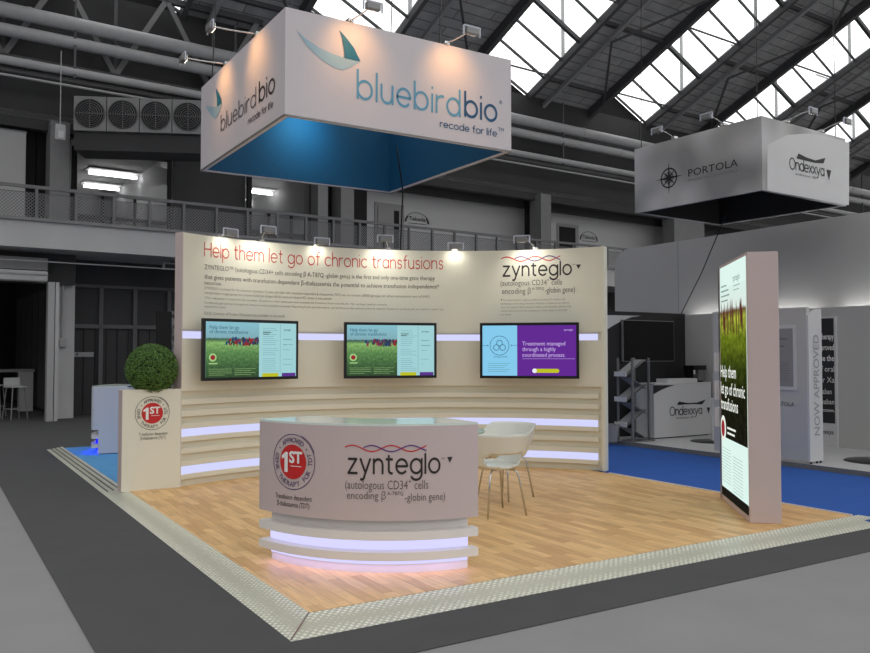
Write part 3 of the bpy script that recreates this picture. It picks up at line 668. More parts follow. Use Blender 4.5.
# ------------------------------------------------------------ table and chairs behind the counter
t=thing('round_table','round grey topped table on a chrome column, behind the front counter','table',(4.42,6.95,0))
MB().lathe([(.0,.72),(.40,.72),(.41,.735),(.40,.75),(.0,.75)],(4.42,6.95,0),40).build('tabletop','tabletop',t,smooth='auto')
MB().lathe([(.03,.01),(.03,.72)],(4.42,6.95,0),16).build('column','chrome',t,smooth='auto')
MB().lathe([(.0,0),(.24,0),(.235,.012),(.05,.025),(.0,.025)],(4.42,6.95,0),32).build('base_disc','chrome',t,smooth='auto')
def make_chair(name,label):
    t=thing(name,label,'chair',(0,0,0),group='white tub chairs at the round table',rz=0)
    # faces +x ; shell is a tub around the seat, open low at the back
    n=64; rows=12; b=MB(); vs=[]
    def P(th,k):
        # th: 0 front, PI back
        back=(1-math.cos(th))/2
        top=.475+.295*min(1,max(0,(back-.06)/.62))**.75
        zz=.45+(top-.45)*k
        rx=.20+.085*k**.8+.0*back; ry=.20+.10*k**.7
        return Vector((math.cos(th)*rx - .05*k*back, math.sin(th)*ry, zz))
    for i in range(n):
        th=2*PI*i/n
        for j in range(rows+1): vs.append(P(th,j/rows))
    fs=[]
    for i in range(n):
        th=2*PI*(i+.5)/n
        for j in range(rows):
            k=(j+.5)/rows; d=abs(th-PI)
            if (d/1.02)**2+((k-.24)/.21)**2<1: continue
            fs.append((i*(rows+1)+j,((i+1)%n)*(rows+1)+j,((i+1)%n)*(rows+1)+j+1,i*(rows+1)+j+1))
    b.add(vs,fs); o=b.build('shell','shell',t,smooth=True)
    m=o.modifiers.new('thick','SOLIDIFY'); m.thickness=.012; m.offset=0
    b=MB(); prof=[(.0,.452),(.1,.449),(.17,.455),(.203,.468),(.203,.45),(.16,.432),(.0,.428)]
    b.lathe([(max(r,.001),z) for r,z in prof],(0,0,0),40); b.build('seat','shell',t,smooth=True)
    for sx,sy in ((1,1),(1,-1),(-1,1),(-1,-1)):
        p=[(sx*.06,sy*.05,.425),(sx*.13,sy*.115,.425),(sx*.155,sy*.135,.41),(sx*.165,sy*.15,.38),(sx*.215,sy*.205,.006)]
        MB().tube(p,.0095,8).build('leg','chrome',t,smooth=True)
    b=MB(); b.beam((-.08,0,.424),(.08,0,.424),.14,.012); b.build('seat_frame','chrome',t)
    return t
ch=make_chair('tub_chair','white tub chair with its back towards the counter end, nearest the camera')
ch.location=(4.58,6.30,0); ch.rotation_euler.z=rad(84)
ch2=copy_tree(ch); ch2['label']='white tub chair further back, seen side on behind the nearer white chair'
ch2.location=(5.18,6.95,0); ch2.rotation_euler.z=rad(196)

# ------------------------------------------------------------ lightbox totem
T0=Vector((6.26,4.775,0)); TU=(Vector((7.04,5.70,0))-T0).normalized(); TW=(Vector((7.04,5.70,0))-T0).length; TN=Vector((TU.y,-TU.x,0)); TH=2.42
# TN points to the right of TU (towards +x -y): body lies on that side
t=thing('lightbox_totem','tall pinkish white lightbox totem with backlit meadow poster','totem',tuple((T0+TN*.12+TU*TW/2)))
q=lambda u,d:(T0+TU*u+TN*d)
b=MB(); b.prism([q(0,0),q(TW+.03,0),q(TW+.03,.272),q(0,.272)],0,TH); b.build('cabinet','pinkwhite',t,bevel=.006)
MB().prism([q(TW+.03,.0),q(TW+.10,.0),q(TW+.10,.06),q(TW+.03,.06)],0,TH-.02).build('side_frame','steel',t)
s=Flat(T0+TU*TW,-TU,.003)
M['poster_meadow']=meadow('poster_meadow',[(0,(28,27,20)),(.3,(28,30,16)),(.48,(54,66,20)),(.66,(104,120,30)),(.79,(160,170,60)),(.835,(110,84,60)),(.86,(226,240,232)),(1,(222,246,238))],.95,.5,(9,16))
M['lb_white']=emis('lightbox_white',(222,246,238),1.0); M['lb_dark']=emis('lightbox_dark',(30,28,22),1.0); M['lb_text']=emis('lightbox_letters',(235,240,230),1); M['lb_brown']=emis('lightbox_brown',(90,48,38),1); M['lb_grey']=emis('lightbox_grey_print',(140,160,156),1)
iw=TW-.03
Art(s,1).rect(.015,TW-.02,.14,TH-.03).build('light_panel','lb_white',t)
s3=Flat(s.o+s.U*.015+Vector((0,0,.66)),s.U,.005); uvscreen('meadow_picture',s3,TW-.035,1.51,M['poster_meadow'],t)
Art(s,2).rect(.015,TW-.02,.06,.15).build('lower_band','lb_dark',t)
a=Art(s,4)
for txt,v,wd in (('Help them',1.27,.62),('let go of chronic',1.10,.93),('transfusions',.945,.68)): a.text(txt,.05,v,.17,width=TW*wd*.96,weight=.012)
a.build('poster_headline','lb_text',t)
a=Art(s,5); a.disc(.17,.75,.13,32); a.rect(.36,.75,.76,.78); a.rect(.36,.7,.71,.73); a.build('badge_ring','lb_text',t)
Art(s,6).disc(.17,.75,.085,28).build('badge_disc','scr_red',t)
a=Art(s,4)
for i in range(30):
    u=.12+.98*random.random(); w=.012; v=1.86+random.uniform(-.06,.06); a.poly([(u-w,v-.12),(u+w,v-.12),(u+w*1.4,v+.05),(u,v+.09+.06*random.random()),(u-w*1.4,v+.05)])
a.build('poster_figures','lb_brown',t)
a=Art(s,4)
for i in range(12): a.rect(.08,.5,.55-.03*i,.554-.03*i); a.rect(.58,1.02,.51-.03*i,.514-.03*i)
for i in range(4): a.rect(.12,.12+.4*random.uniform(.6,1),2.18-.05*i,2.195-.05*i)
a.text('zynteglo',.68,2.2,.09,weight=.01); a.rect(.7,.98,2.15,2.158); a.rect(.7,.95,2.11,2.118); a.build('poster_text_lines','lb_grey',t)
for z in (1.32,1.02,.74):
    b=MB(); b.prism([q(TW+.10,-.03),q(TW+.2,-.03),q(TW+.22,.08),q(TW+.10,.08)],z,z+.20); b.build('leaflet_holder','white',t)

# ------------------------------------------------------------ hanging sign of the stand
SX0,SX1,SY0,SY1,SZ0,SZ1=2.9,5.62,7.41,10.25,3.8,4.855
t=thing('hanging_sign','large square hanging banner sign with bird logo and blue inside','sign',((SX0+SX1)/2,(SY0+SY1)/2,SZ0))
th=.05
for nm,(x0,x1,y0,y1) in dict(front_panel=(SX0,SX1,SY0,SY0+th),back_panel=(SX0,SX1,SY1-th,SY1),side_panel=(SX0,SX0+th,SY0+th,SY1-th),side_panel_2=(SX1-th,SX1,SY0+th,SY1-th)).items():
    MB().box(x0,x1,y0,y1,SZ0,SZ1).build('banner_panel','banner',t)
g=.004; b=MB()
b.box(SX0+th,SX1-th,SY1-th-g,SY1-th,SZ0+.01,SZ1-.01); b.box(SX1-th-g,SX1-th,SY0+th,SY1-th,SZ0+.01,SZ1-.01)
b.box(SX0+th,SX1-th,SY0+th,SY0+th+g,SZ0+.01,SZ1-.01); b.box(SX0+th,SX0+th+g,SY0+th,SY1-th,SZ0+.01,SZ1-.01); b.build('inner_lining','bannerblue',t)
b=MB()
for p,q2 in (((SX0,SY0),(SX1,SY0)),((SX0,SY1),(SX1,SY1)),((SX0,SY0),(SX0,SY1)),((SX1,SY0),(SX1,SY1))): b.beam((p[0]+.0,p[1]+.0,SZ0+.004),(q2[0],q2[1],SZ0+.004),.02,.012)
b.build('lower_frame','metalgrey',t)
sf=Flat((SX0,SY0,0),(1,0,0),.004); sl=Flat((SX0,SY1,0),(0,-1,0),.004)
o=lambda pts,ox,oy,k:[(ox+x*k,oy+y*k) for x,y in pts]
Art(sf,1).pxpoly(o([(22,38),(60,72),(110,105),(160,128),(206,144),(265,157),(232,178),(200,190),(165,180),(120,152),(70,105)],290,20,.2644)).build('wing_pale','logo_light',t)
Art(sf,2).pxpoly(o([(185,38),(212,68),(240,105),(265,157),(206,144),(203,110),(196,70)],290,20,.2644)).build('wing_dark','logo_dark',t)
Art(sf,1).pxtext('bluebird',(356.5,99),(460.5,115.5),81.0,stroke=.15,gap=.34).build('logo_word_light','logo_mid',t)
Art(sf,1).pxtext('bio',(464,116),(497.3,121.5),100.5,stroke=.18,gap=.34).build('logo_word_dark','logo_navy',t)
a=Art(sf,1); a.pxtext('recode for life',(439.6,127.2),(497,136.2),122.7,stroke=.2,gap=.32); a.text('TM',*sf.hit(498,131),.06); a.text('\u00ae',*sf.hit(499,104),.06); a.build('slogan','logo_navy',t)
k=.1378
Art(sl,1).pxpoly(o([(42,258),(80,268),(128,268),(160,240),(145,300),(118,355),(95,345),(65,305)],200,70,k)).build('wing_pale','logo_light',t)
Art(sl,2).pxpoly(o([(118,130),(140,165),(156,205),(160,240),(128,268),(127,210)],200,70,k)).build('wing_dark','logo_dark',t)
def sltext(s,p0,p1,top,w,m,nm,gap=.34):
    a=Art(sl,1); a.pxtext(s,p0,p1,top,stroke=w,gap=gap)
    return a.build(nm,m,t)
sltext('bluebird',(220.9,131.5),(256.3,105.3),121.2,.15,'logo_grey','logo_word_light')
sltext('bio',(259,101.8),(275.2,91.3),89.0,.19,'darktext','logo_word_dark')
sltext('recode for life',(248.3,124.2),(273.5,107.0),120.0,.2,'darktext','slogan',.32)
for P,f,wh,gr,tg in (
   ((3.6,SY0+.02,SZ1),(0,-1,0),'over the front face near the bird logo',1,(3.62,SY0,4.55)),((4.75,SY0+.02,SZ1),(0,-1,0),'over the front face, far end',1,(4.8,SY0,4.55)),
   ((SX0+.02,8.25,SZ1),(-1,0,0),'over the narrow face, nearer',1,(SX0,8.2,4.55)),((SX0+.02,9.3,SZ1),(-1,0,0),'over the narrow face, further',1,(SX0,9.3,4.55))):
    clamp_light(P,f,'small arm floodlight on the hanging bird sign, '+wh,'floodlights on the hanging bird sign',-.02,.5,lamp=((1,.50,.16),13,tg,rad(98),1.0))
MB().box(SX0+th,SX1-th,9.58,9.62,SZ1-.03,SZ1-.002).build('cross_bar','metalgrey',t)
t2=thing('inner_uplight','small floodlight inside the hanging blue lined sign','floodlight',(4.2,9.6,SZ1-.2))
b=MB(); b.box(4.13,4.27,9.56,9.63,SZ1-.22,SZ1-.12); b.build('lamp_head','metalgrey',t2); MB().tube([(4.2,9.6,SZ1-.12),(4.2,9.6,SZ1)],.01).build('stem','chrome',t2)
L=bpy.data.lights.new('inner_beam','SPOT'); L.energy=20; L.color=(.35,.9,1); L.spot_size=rad(120); L.spot_blend=1; lo=bpy.data.objects.new('inner_beam',L); C.objects.link(lo)
lo.location=(0,.08,-.0); lo.rotation_euler=(Vector((3.8,10.2,4.45))-Vector((3.8,9.68,SZ1-.2))).to_track_quat('-Z','Y').to_euler(); lo.parent=t2
ZR=lambda X,Y:10.7+.437*(22-Y)      # roof height, hall frame
for i,(x,y) in enumerate(((SX0+.1,SY0+.1),(SX1-.9,SY0+.1),(SX0+.1,SY1-.1),(SX1-.1,SY1-.1))):
    o2=MB().tube([(x,y,SZ1),(x+.5,y+.3,14.6)],.008,6).build('suspension_wire','black',loc=(x,y,SZ1)); tag(o2,'thin black wire rising from the '+['near','long face end','far narrow face','rear'][i]+' corner of the hanging bird sign','wire',group='wires holding the hanging bird sign')
o2=MB().tube([(5.35,9.6,4.3),(5.42,9.55,3.7),(5.5,9.75,3.0),(5.52,9.78,2.0)],.011,6).build('power_cable','black',loc=(5.52,9.78,2)); tag(o2,'black power cable hanging from the blue lined sign behind the curved wall','cable')

# ------------------------------------------------------------ NEIGHBOURING STAND
pz=.05
struct(MB().box(9.92,20,4.0,16,GF,pz).build('floor_neighbour_platform','porfloor'))
struct(MB().box(9.905,9.92,4.0,16,GF,pz+.002).build('trim_platform_edge','poredge'))
# walls
struct(MB().box(10.02,12.12,10.62,10.75,pz,2.26).build('wall_charcoal','pordark'))
b=MB(); b.box(12.12,12.25,3.0,10.75,pz,2.24); b.box(12.25,12.42,3.0,10.75,pz,2.095); struct(b.build('wall_grey_panels','porgrey'))
# tall fascia with rounded far end
b=MB(); pts=[(3.0,2.1),(12.5,2.1)]+[(12.8,2.2),(12.8,3.35),(12.76,3.52),(12.65,3.63),(12.45,3.70),(3.0,3.73)]
b.add([(12.45,y*1.0,z) for y,z in pts]+[(12.57,y,z) for y,z in pts],[tuple(range(8)),tuple(range(15,7,-1))]+[(i,(i+1)%8,(i+1)%8+8,i+8) for i in range(8)])
struct(b.build('wall_tall_fascia','porgrey'))
b=MB(); b.box(12.445,12.45,11.06,11.07,2.1,3.70); struct(b.build('trim_fascia_seams','boothgrey'))
ul=bpy.data.lights.new('fascia_uplight','AREA'); ul.shape='RECTANGLE'; ul.size=6; ul.size_y=.08; ul.energy=14
for nm,yc,ln in (('fascia_light_bar',9.4,2.6),('fascia_light_bar',6.3,2.8)):
    t=thing(nm,'slim light bar on top of the grey stand wall, '+('behind the charcoal panel' if yc>8 else 'behind the pink totem'),'light',(12.33,yc,2.10),group='light bars under the tall grey fascia')
    MB().box(12.28,12.38,yc-ln/2,yc+ln/2,2.10,2.13).build('housing','porwhite',t); MB().box(12.29,12.37,yc-ln/2+.02,yc+ln/2-.02,2.13,2.135).build('diffuser',M['uplight'],t)
# pale curved corner on the charcoal wall
s=Flat((10.02,10.62,0),(1,0,0),.006)
a=Art(s); P=[s.hit(606,329),s.hit(606,316),s.hit(641,315.5)]
arc=[s.hit(x,y) for x,y in ((641,315.8),(632,317),(622,320.5),(613,325.5),(606,330))]
a.poly([s.hit(604,315),]+arc); a.build('wall_pale_curve','porwhite',None); struct(bpy.data.objects['wall_pale_curve'])
# dark television
t=thing('wall_television','switched off black television on the charcoal wall of the neighbouring stand','television',(11,10.55,1.4))
c=[onY(x,y,10.55) for x,y in ((623,361.8),(674.5,361.8),(623,319.6))]
x0,x1,z0,z1=c[0].x,c[1].x,c[0].z,c[2].z
MB().box(x0,x1,10.55,10.6,z0,z1).build('frame','metalgrey',t,bevel=.004); MB().box(x0+.015,x1-.015,10.546,10.55,z0+.015,z1-.015).build('screen','blackscreen',t); MB().box((x0+x1)/2-.1,(x0+x1)/2+.1,10.6,10.62,(z0+z1)/2-.1,(z0+z1)/2+.1).build('wall_bracket','black',t)
# desk
t=thing('information_desk','white information desk with dark corner sweep and product name','desk',(11.3,10.2,pz))
dx0,dx1,dy0,dy1=10.60,12.05,9.98,10.4
MB().box(dx0,dx1,dy0,dy1,pz+.02,.98).build('cabinet','porwhite',t); MB().box(dx0-.01,dx1,dy0-.01,dy1,.98,1.0).build('worktop','porwhite',t); MB().box(dx0+.05,dx1-.05,dy0+.04,dy1-.05,pz,pz+.02).build('plinth','black',t)
s=Flat((dx0,dy0,0),(1,0,0),.004)
def drugword(s,t,p0,p1,top,wv,tri,sub):
    a=Art(s,1); a.pxtext('Ondexxya',p0,p1,top,stroke=.17,gap=.22); u,v=s.hit(*tri[0]); u2,_=s.hit(tri[0][0]+tri[1],tri[0][1]); h=u2-u; a.poly([(u,v),(u2,v),((u+u2)/2,v-h*1.2)])
    a.pxpoly(wv); a.build('product_wordmark','darktext2',t)
    Art(s,1).pxtext('andexanet alfa',*sub).build('generic_name','greytext2',t)
M['darktext2']=mat('charcoal_lettering',(40,40,42),.6); M['greytext2']=mat('mid_grey_lettering',(120,120,122),.6)
drugword(s,t,(669.5,415),(702,414),409.3,[(677,405),(678.5,401.5),(688,403),(697,402.5),(705.5,399.5),(702,404.5),(693,404),(684,404.5)],((706.5,407.5),3.6),((676,419),(694,418),416.5))
a=Art(s); a.poly([s.hit(653,394.5)]+[s.hit(653,385.3)]+[s.hit(675,385.0)]+[s.hit(x,y) for x,y in ((668,387),(661,390))]); a.build('dark_sweep','pordark',t)
o2=MB().box(10.98,11.75,10.03,10.28,1.0,1.07).build('leaflet_box','porwhite',loc=(11.3,10.15,1.0)); tag(o2,'low white leaflet box lying on the white information desk','box')
# machine on desk
t=thing('coffee_machine','small black and silver coffee machine behind the far end of the white desk','coffee machine',(12.0,10.2,1.0))
MB().box(11.66+.1,11.93,10.05,10.3,1.0,1.03).build('base','black',t); MB().box(11.84,12.0,10.08,10.3,1.03,1.22).build('body','metalgrey',t); MB().box(11.70,12.02,10.05,10.3,1.22,1.30).build('top','black',t); MB().tube([(11.77,10.12,1.14),(11.77,10.12,1.22)],.03,12).build('spout','chrome',t); MB().box(11.72,11.84,10.2,10.3,1.03,1.22).build('water_tank','black',t)
# leaflet rack
t=thing('leaflet_rack','slim metal leaflet rack holding tilted magazines beside the white desk','rack',(10.0,9.95,pz))
rx0,rx1=9.99,10.37; ry=9.88
for x in (rx0,rx1): MB().beam((x,ry,pz),(x,ry,1.44),.035,.03).build('post','metalgrey',t)
MB().box(rx0-.04,rx1+.04,ry-.1,ry+.22,pz,pz+.02).build('base','metalgrey',t)
ya_,yb_=ry+.03,ry+.30
MB().beam((rx1,ry+.33,pz),(rx1,ry+.33,1.44),.03,.03).build('post','metalgrey',t); MB().beam((rx0,ry+.33,pz),(rx0,ry+.33,1.44),.03,.03).build('post','metalgrey',t)
def tilt(x0,x1,z0,z1,th,y0,y1):
    b=MB(); b.add([(x0,y0,z0),(x1,y0,z1),(x1,y0,z1+th),(x0,y0,z0+th),(x0,y1,z0),(x1,y1,z1),(x1,y1,z1+th),(x0,y1,z0+th)],[(0,1,2,3),(7,6,5,4),(0,4,5,1),(1,5,6,2),(2,6,7,3),(3,7,4,0)]); return b
for z,w in ((1.16,'top'),(.74,'middle'),(.32,'lowest')):
    tilt(rx0-.10,rx1-.03,z-.02,z+.24,.012,ya_,yb_).build('shelf','metalgrey',t)
    MB().box(rx0-.12,rx0-.10,ya_,yb_,z-.03,z+.05).build('shelf_lip','porwhite',t)
    tilt(rx0+.02,rx1-.02,z-.06,z-.24,.01,ya_,yb_).build('back_plate','boothgrey',t)
    o2=tilt(rx0-.08,rx1-.09,z+.012,z+.225,.02,ya_+.03,yb_-.03).build('magazine','boothgrey',loc=(rx0,ry,z)); tag(o2,'grey magazine lying on the %s tilted shelf of the leaflet rack'%w,'magazine',group='magazines in the leaflet rack')
t=thing('waste_bin','small pale tapered waste bin between the curved wall and the leaflet rack','bin',(9.78+.25,10.1,pz))
bx,by=onZ(615,442,pz)[:2]
b=MB(); b.lathe([(.10,0),(.135,.28),(.142,.285),(.13,.285),(.095,.01),(.001,.01)],(bx+.02,by+.1,pz),28); b.build('bucket','boothgrey',t,smooth='auto')
t['label']='small pale tapered waste bin beside the metal leaflet rack'
MB().lathe([(.001,0),(.24,0),(.24,.012),(.001,.012)],(bx+.02,by+.1,pz+.012),20,.35,.35).build('bin_liner','black',t)
# black floor discs (table bases)
for x,y,lb,rr in ((713,441.5,'black disc footed display stand in front of the white desk',.37),(880,461.5,'black disc footed display stand by the grey panelled wall',.45)):
    P=onZ(x,y,pz); t=thing('display_stand',lb,'stand',(P.x,P.y,pz),group='disc footed display stands')
    MB().lathe([(.001,0),(rr,0),(rr-.02,.012),(.04,.02),(.001,.02)],tuple(P),40).build('base_disc','black',t,smooth='auto')
    if x>800: MB().tube([P+Vector((0.02,0,.02)),P+Vector((.02,0,.7))],.03,16).build('column','chrome',t,smooth='auto'); MB().lathe([(.001,.7),(.08,.7),(.08,.72),(.001,.72)],tuple(P),32).build('top_plate','porwhite',t)
    else: MB().tube([P+Vector((.0,0,.02)),P+Vector((0,0,.7))],.03,16).build('column','porwhite',t,smooth='auto'); MB().lathe([(.001,.7),(.08,.7),(.08,.72),(.001,.72)],(P.x,P.y,P.z),32).build('top_plate','porwhite',t)
# wait: the column is hidden by the totem edge; white stool leg beside it
# neighbour totem: side board + front board
t=thing('approval_totem','tall grey display totem with vertical approved lettering, left of dark poster','totem',(10.3,6.9,pz))
t['label']='tall grey display totem with vertical capital lettering beside the dark poster'
MB().box(9.93,11.0,6.98,7.13,pz+.03,2.14).build('main_board','porgrey',t)
P=onZ(806,465,pz); 
b=MB(); yy=6.64
prof=[(9.95,pz+.03),(10.24,pz+.03),(10.24,2.12),(10.16,2.11),(10.05,2.08),(9.95,2.02)]
b.add([(x,yy,z) for x,z in prof]+[(x,yy+.03,z) for x,z in prof],[tuple(range(5,-1,-1)),tuple(range(6,12))]+[(i,(i+1)%6,(i+1)%6+6,i+6) for i in range(6)]); b.build('front_board','porwhite',t)
s=Flat((9.95,yy,0),(1,0,0),.004)
a=Art(s); vf=text2d('NOW APPROVED',.01,3); w=max(p[0] for p in vf[0]); k=1.34/w; a.put(vf,.215,.42,k,.17,rot=PI/2); a.build('vertical_lettering',mat('pale_grey_lettering',(158,158,160),.6),t)
for x in (9.99,10.12,10.2): MB().tube([(x,yy+.015,pz),(x,yy+.015,pz+.03)],.015).build('foot','black',t)
for x in (10.2,10.8): MB().tube([(x,7.05,pz),(x,7.05,pz+.03)],.015).build('foot','black',t)
# front of main board carries the framed sheet, seen past the pink totem
sb=Flat((9.93,6.98,0),(1,0,0),.004)
# dark roll poster
t=thing('dark_poster','dark grey poster board with white lettering, right of the tall grey totem','poster',(11.2,7.6,pz))
t['label']='dark grey poster board with white lettering on the grey panelled wall'
c=[onX(x,y,12.08) for x,y in ((824,448),(838,447),(838,316),(824,318))]
y0=c[1].y; y1=y0+.62; zt=c[2].z
MB().box(12.07,12.115,y0,y1,pz,zt).build('board','porwhite',t); s=Flat((12.07,y1,0),(0,-1,0),.004); W=y1-y0
Art(s).rect(.02,W-.03,.42,zt-.03).build('dark_print','pordark',t)
a=Art(s,2)
for i,(tx,wt_) in enumerate((('Factor Xa therapy',.02),('reversal approved',.02),('to reverse the',.02),('effect of oral',0),('inhibitor Xa',0))): a.text(tx,.05,zt-.36-.17*i,.13,width=.54,weight=wt_)
a.text('rivaroxaban',.14,zt-1.22,.12,width=.4); a.text('or apixaban',.14,zt-1.38,.12,width=.44); a.rect(.3,.57,.62,.63); a.rect(.3,.6,.6,.606); a.build('poster_lettering','whitetext',t)
a=Art(s,1); a.text('Ondexxya',.2,.25,.1,width=.36,weight=.01); a.build('poster_wordmark','darktext2',t)
# framed sheet board behind the pink totem
t=thing('framed_notice','framed pale notice sheet on the tall grey display totem','notice',(10.0,6.97,1.2))
# main board is parallel to the aisle: it is seen to the left of the lettering board
def hitY(x,y,Y): p=onY(x,y,Y); return p.x,p.z
c=[hitY(777,324,6.98),hitY(797,390,6.98)]
bpy.data.objects.remove(t)
for ob in list(bpy.data.objects):
    if ob.name.startswith('main_board'): bpy.data.objects.remove(ob)
tt=[o for o in bpy.data.objects if o.name.startswith('approval_totem')][0]
xa=onZ(806,465,pz); 
# side face runs away from the corner (x=9.86) : plane x = 9.955
MB().box(9.955,10.02,6.64+.03,8.2,pz+.03,2.13).build('main_board','porgrey',tt)
sd=Flat((9.955,8.2,0),(0,-1,0),.004)
t=thing('framed_notice','pale framed notice sheet fixed on the side of the tall grey totem','notice',(9.95,7.1,1.0))
uv=[sd.hit(x,y) for x,y in ((797,390.5),(797,324.5))]; u1=uv[0][0]; z0=uv[0][1]; z1=uv[1][1]; ya=8.2-u1
MB().box(9.94,9.955,ya,ya+.62,z0,z1).build('frame','porwhite',t)
s4=Flat((9.94,ya+.62,0),(0,-1,0),.003); Art(s4).rect(.04,.58,z0+.05,z1-.05).build('sheet','boothgrey',t)
a=Art(s4,2); a.disc(.3,(z0+z1)/2+.08,.08,24); a.rect(.2,.5,z1-.2,z1-.18); a.rect(.38,.45,z1-.3,z1-.28)
for i in range(8): a.rect(.1,.52,z0+.12+i*.035,z0+.125+i*.035)
a.build('sheet_print','greytext2',t)
a=Art(sd); a.pxtext('PORTOLA',(772,406.2),(794.5,405.2),402.0); a.build('company_name','darktext2',tt)

# neighbouring hanging sign
PH=dict(z0=3.8,z1=4.0)
nx,ny=10.28,6.78; ex=12.47; ey=9.1
t=thing('hanging_sign','grey square hanging banner sign with compass emblem','sign',((nx+ex)/2,(ny+ey)/2,3.8),hall=True)
zt=4.85
for x0,x1,y0,y1 in ((nx,ex,ny,ny+.05),(nx,ex,ey-.05,ey),(nx,nx+.05,ny+.05,ey-.05),(ex-.05,ex,ny+.05,ey-.05)): MB().box(x0,x1,y0,y1,3.8,zt).build('banner_panel','porbanner',t)
b=MB(); g=.004; b.box(nx+.05,ex-.05,ey-.05-g,ey-.05,3.81,zt-.01); b.box(ex-.05-g,ex-.05,ny+.05,ey-.05,3.81,zt-.01); b.box(nx+.05,nx+.05+g,ny+.05,ey-.05,3.81,zt-.01); b.box(nx+.05,ex-.05,ny+.05,ny+.05+g,3.81,zt-.01); b.box(nx+.05,ex-.05,ny+.05,ey-.05,zt-.03,zt-.02); b.build('inner_lining','pordark',t)
s=HallFlat((nx,ey,0),(0,-1,0),.004); s5=HallFlat((nx,ny,0),(1,0,0),.004)
u,v=s.hit(669,178); a=Art(s); R=.19
a.ring(u,v,R*.72,R*.12,n=40); a.ring(u,v,R*.4,R*.06,n=30)
for i in range(8):
    an=i*PI/4; L=R*(1.35 if i%2==0 else .85); w=.13*R
    a.poly([(u+math.cos(an)*L,v+math.sin(an)*L),(u+math.cos(an+PI/2)*w,v+math.sin(an+PI/2)*w),(u,v),(u+math.cos(an-PI/2)*w,v+math.sin(an-PI/2)*w)])
a.build('compass_emblem','darktext2',t)
Art(s).pxtext('PORTOLA',(688.5,176),(738,166.8),168.5).build('company_name','darktext2',t)
Art(s).pxtext('PHARMACEUTICALS',(688,181.2),(738,172.2),178.5).build('company_subtitle','greytext2',t)
a=Art(s5,2); a.pxtext('Ondexxya',(789,169),(824,175.5),161.5,stroke=.17,gap=.22); u,v=s5.hit(826,169.5); a.poly([(u,v),(u+.13,v),(u+.065,v-.16)]); a.pxpoly([(796,158.5),(798,153.5),(806,157.5),(815,160.5),(825,158),(823,163.5),(814,163),(804,160.5)]); a.build('product_wordmark','darktext2',t)
Art(s5,2).pxtext('andexanet alfa',(795,175.3),(816,178.8),172.5).build('generic_name','greytext2',t)
a=Art(s5,1); a.poly([s5.hit(*p) for p in ((767,145),(767,190.5),(848.7,205.3),(849,143),(830,137),(808,133.5),(787,135))]); a.build('pale_sweep','porwhite',t)
for i,(x,y,lb,f) in enumerate(((nx,8.3,'on the compass face, further back',(-1,0,0)),(nx,7.4,'on the compass face, nearer the corner',(-1,0,0)),(10.9,ny,'on the pale sweep face, nearer the corner',(0,-1,0)),(11.8,ny,'on the pale sweep face, nearer its far end',(0,-1,0)))):
    P=RH@Vector((x,y,zt)); f2=RH@Vector(f)
    clamp_light(tuple(P),tuple(f2),'thin arm light '+lb+', compass sign','arm lights on the compass sign',.06,.4)
p=RH@Vector((ex-.35,ey-.4,3.9)); q3=onX(680,316,12.15)
o2=MB().tube([p,(p+q3)/2+Vector((0,0,-.08)),q3],.01,6).build('power_cable','black',loc=tuple(q3)); tag(o2,'thin black cable hanging slanted from the compass sign to the stand wall','cable')
for i,(x,y) in enumerate(((nx+.05,ey-.1),(nx+.05,ny+.1),(ex-.1,ny+.1))):
    a3=RH@Vector((x,y,zt)); o2=MB().tube([a3,a3+Vector((.3,.2,9))],.007,6).build('suspension_wire','black',loc=tuple(a3)); tag(o2,'thin wire rising from the '+['rear','near','far pale face'][i]+' corner of the compass sign','wire',group='wires holding the compass sign')

# ------------------------------------------------------------ HALL (hall frame)
def HS(b,name,m,**k): return struct(b.build(name,m,hall=True,**k))
XL,XR=-6,56
HS(MB().box(XL,XR,20,31,3.87,4.49),'ceiling_balcony_slab','hallgrey')
HS(MB().box(XL,XR,19.93,20.0,4.46,4.53),'trim_balcony_kerb','pier')
# underside wall
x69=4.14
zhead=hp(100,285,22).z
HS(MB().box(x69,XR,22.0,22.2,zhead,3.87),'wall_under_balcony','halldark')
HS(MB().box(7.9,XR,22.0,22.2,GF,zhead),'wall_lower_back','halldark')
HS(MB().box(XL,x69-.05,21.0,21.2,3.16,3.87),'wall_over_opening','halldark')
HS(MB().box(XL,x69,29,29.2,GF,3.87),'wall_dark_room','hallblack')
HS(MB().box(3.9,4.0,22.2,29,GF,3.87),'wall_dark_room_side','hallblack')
b=MB()
for i in range(6): b.box(3.86,3.9,22.6+i*1.0,23.5+i*1.0,GF+.1,3.2)
o2=b.build('folding_partition','halldark',hall=True,loc=(3.88,22.6,GF)); tag(o2,'dark folding partition wall standing inside the unlit side room','partition')
# roller shutter
t=thing('roller_shutter','grey rolled up shutter box above the unlit opening at far left','shutter',(1,20.6,3.2),hall=True)
MB().box(-4,3.4,20.5,20.75,3.42,3.7).build('head_beam','pier',t); MB().box(-4,3.4,20.45,20.8,3.16,3.4).build('shutter_box','hallgrey',t,bevel=.03); MB().box(-4,3.4,20.42,20.45,3.3,3.33).build('guide_rail','beamlight',t)
# steel post by the opening
t=thing('steel_post','pale steel post with switch box beside the unlit opening','post',(3.55,20.6,GF),hall=True)
MB().box(3.42,3.56,20.5,20.72,GF,3.16).build('channel','fan',t); MB().box(3.58,3.66,20.52,20.7,GF,3.16).build('channel','hallgrey',t); MB().box(3.56,3.58,20.6,20.7,GF,3.16).build('web','beam',t)
MB().tube([(3.86,21.2,3.6),(3.86,21.2,1.9)],.03).build('conduit','pipe',t); MB().box(3.78,3.95,21.1,21.2,1.68,1.85).build('switch_box','fan',t)
HS(MB().box(3.76,x69,21.25,22.2,GF,3.87),'wall_pier_lower','hallgrey')
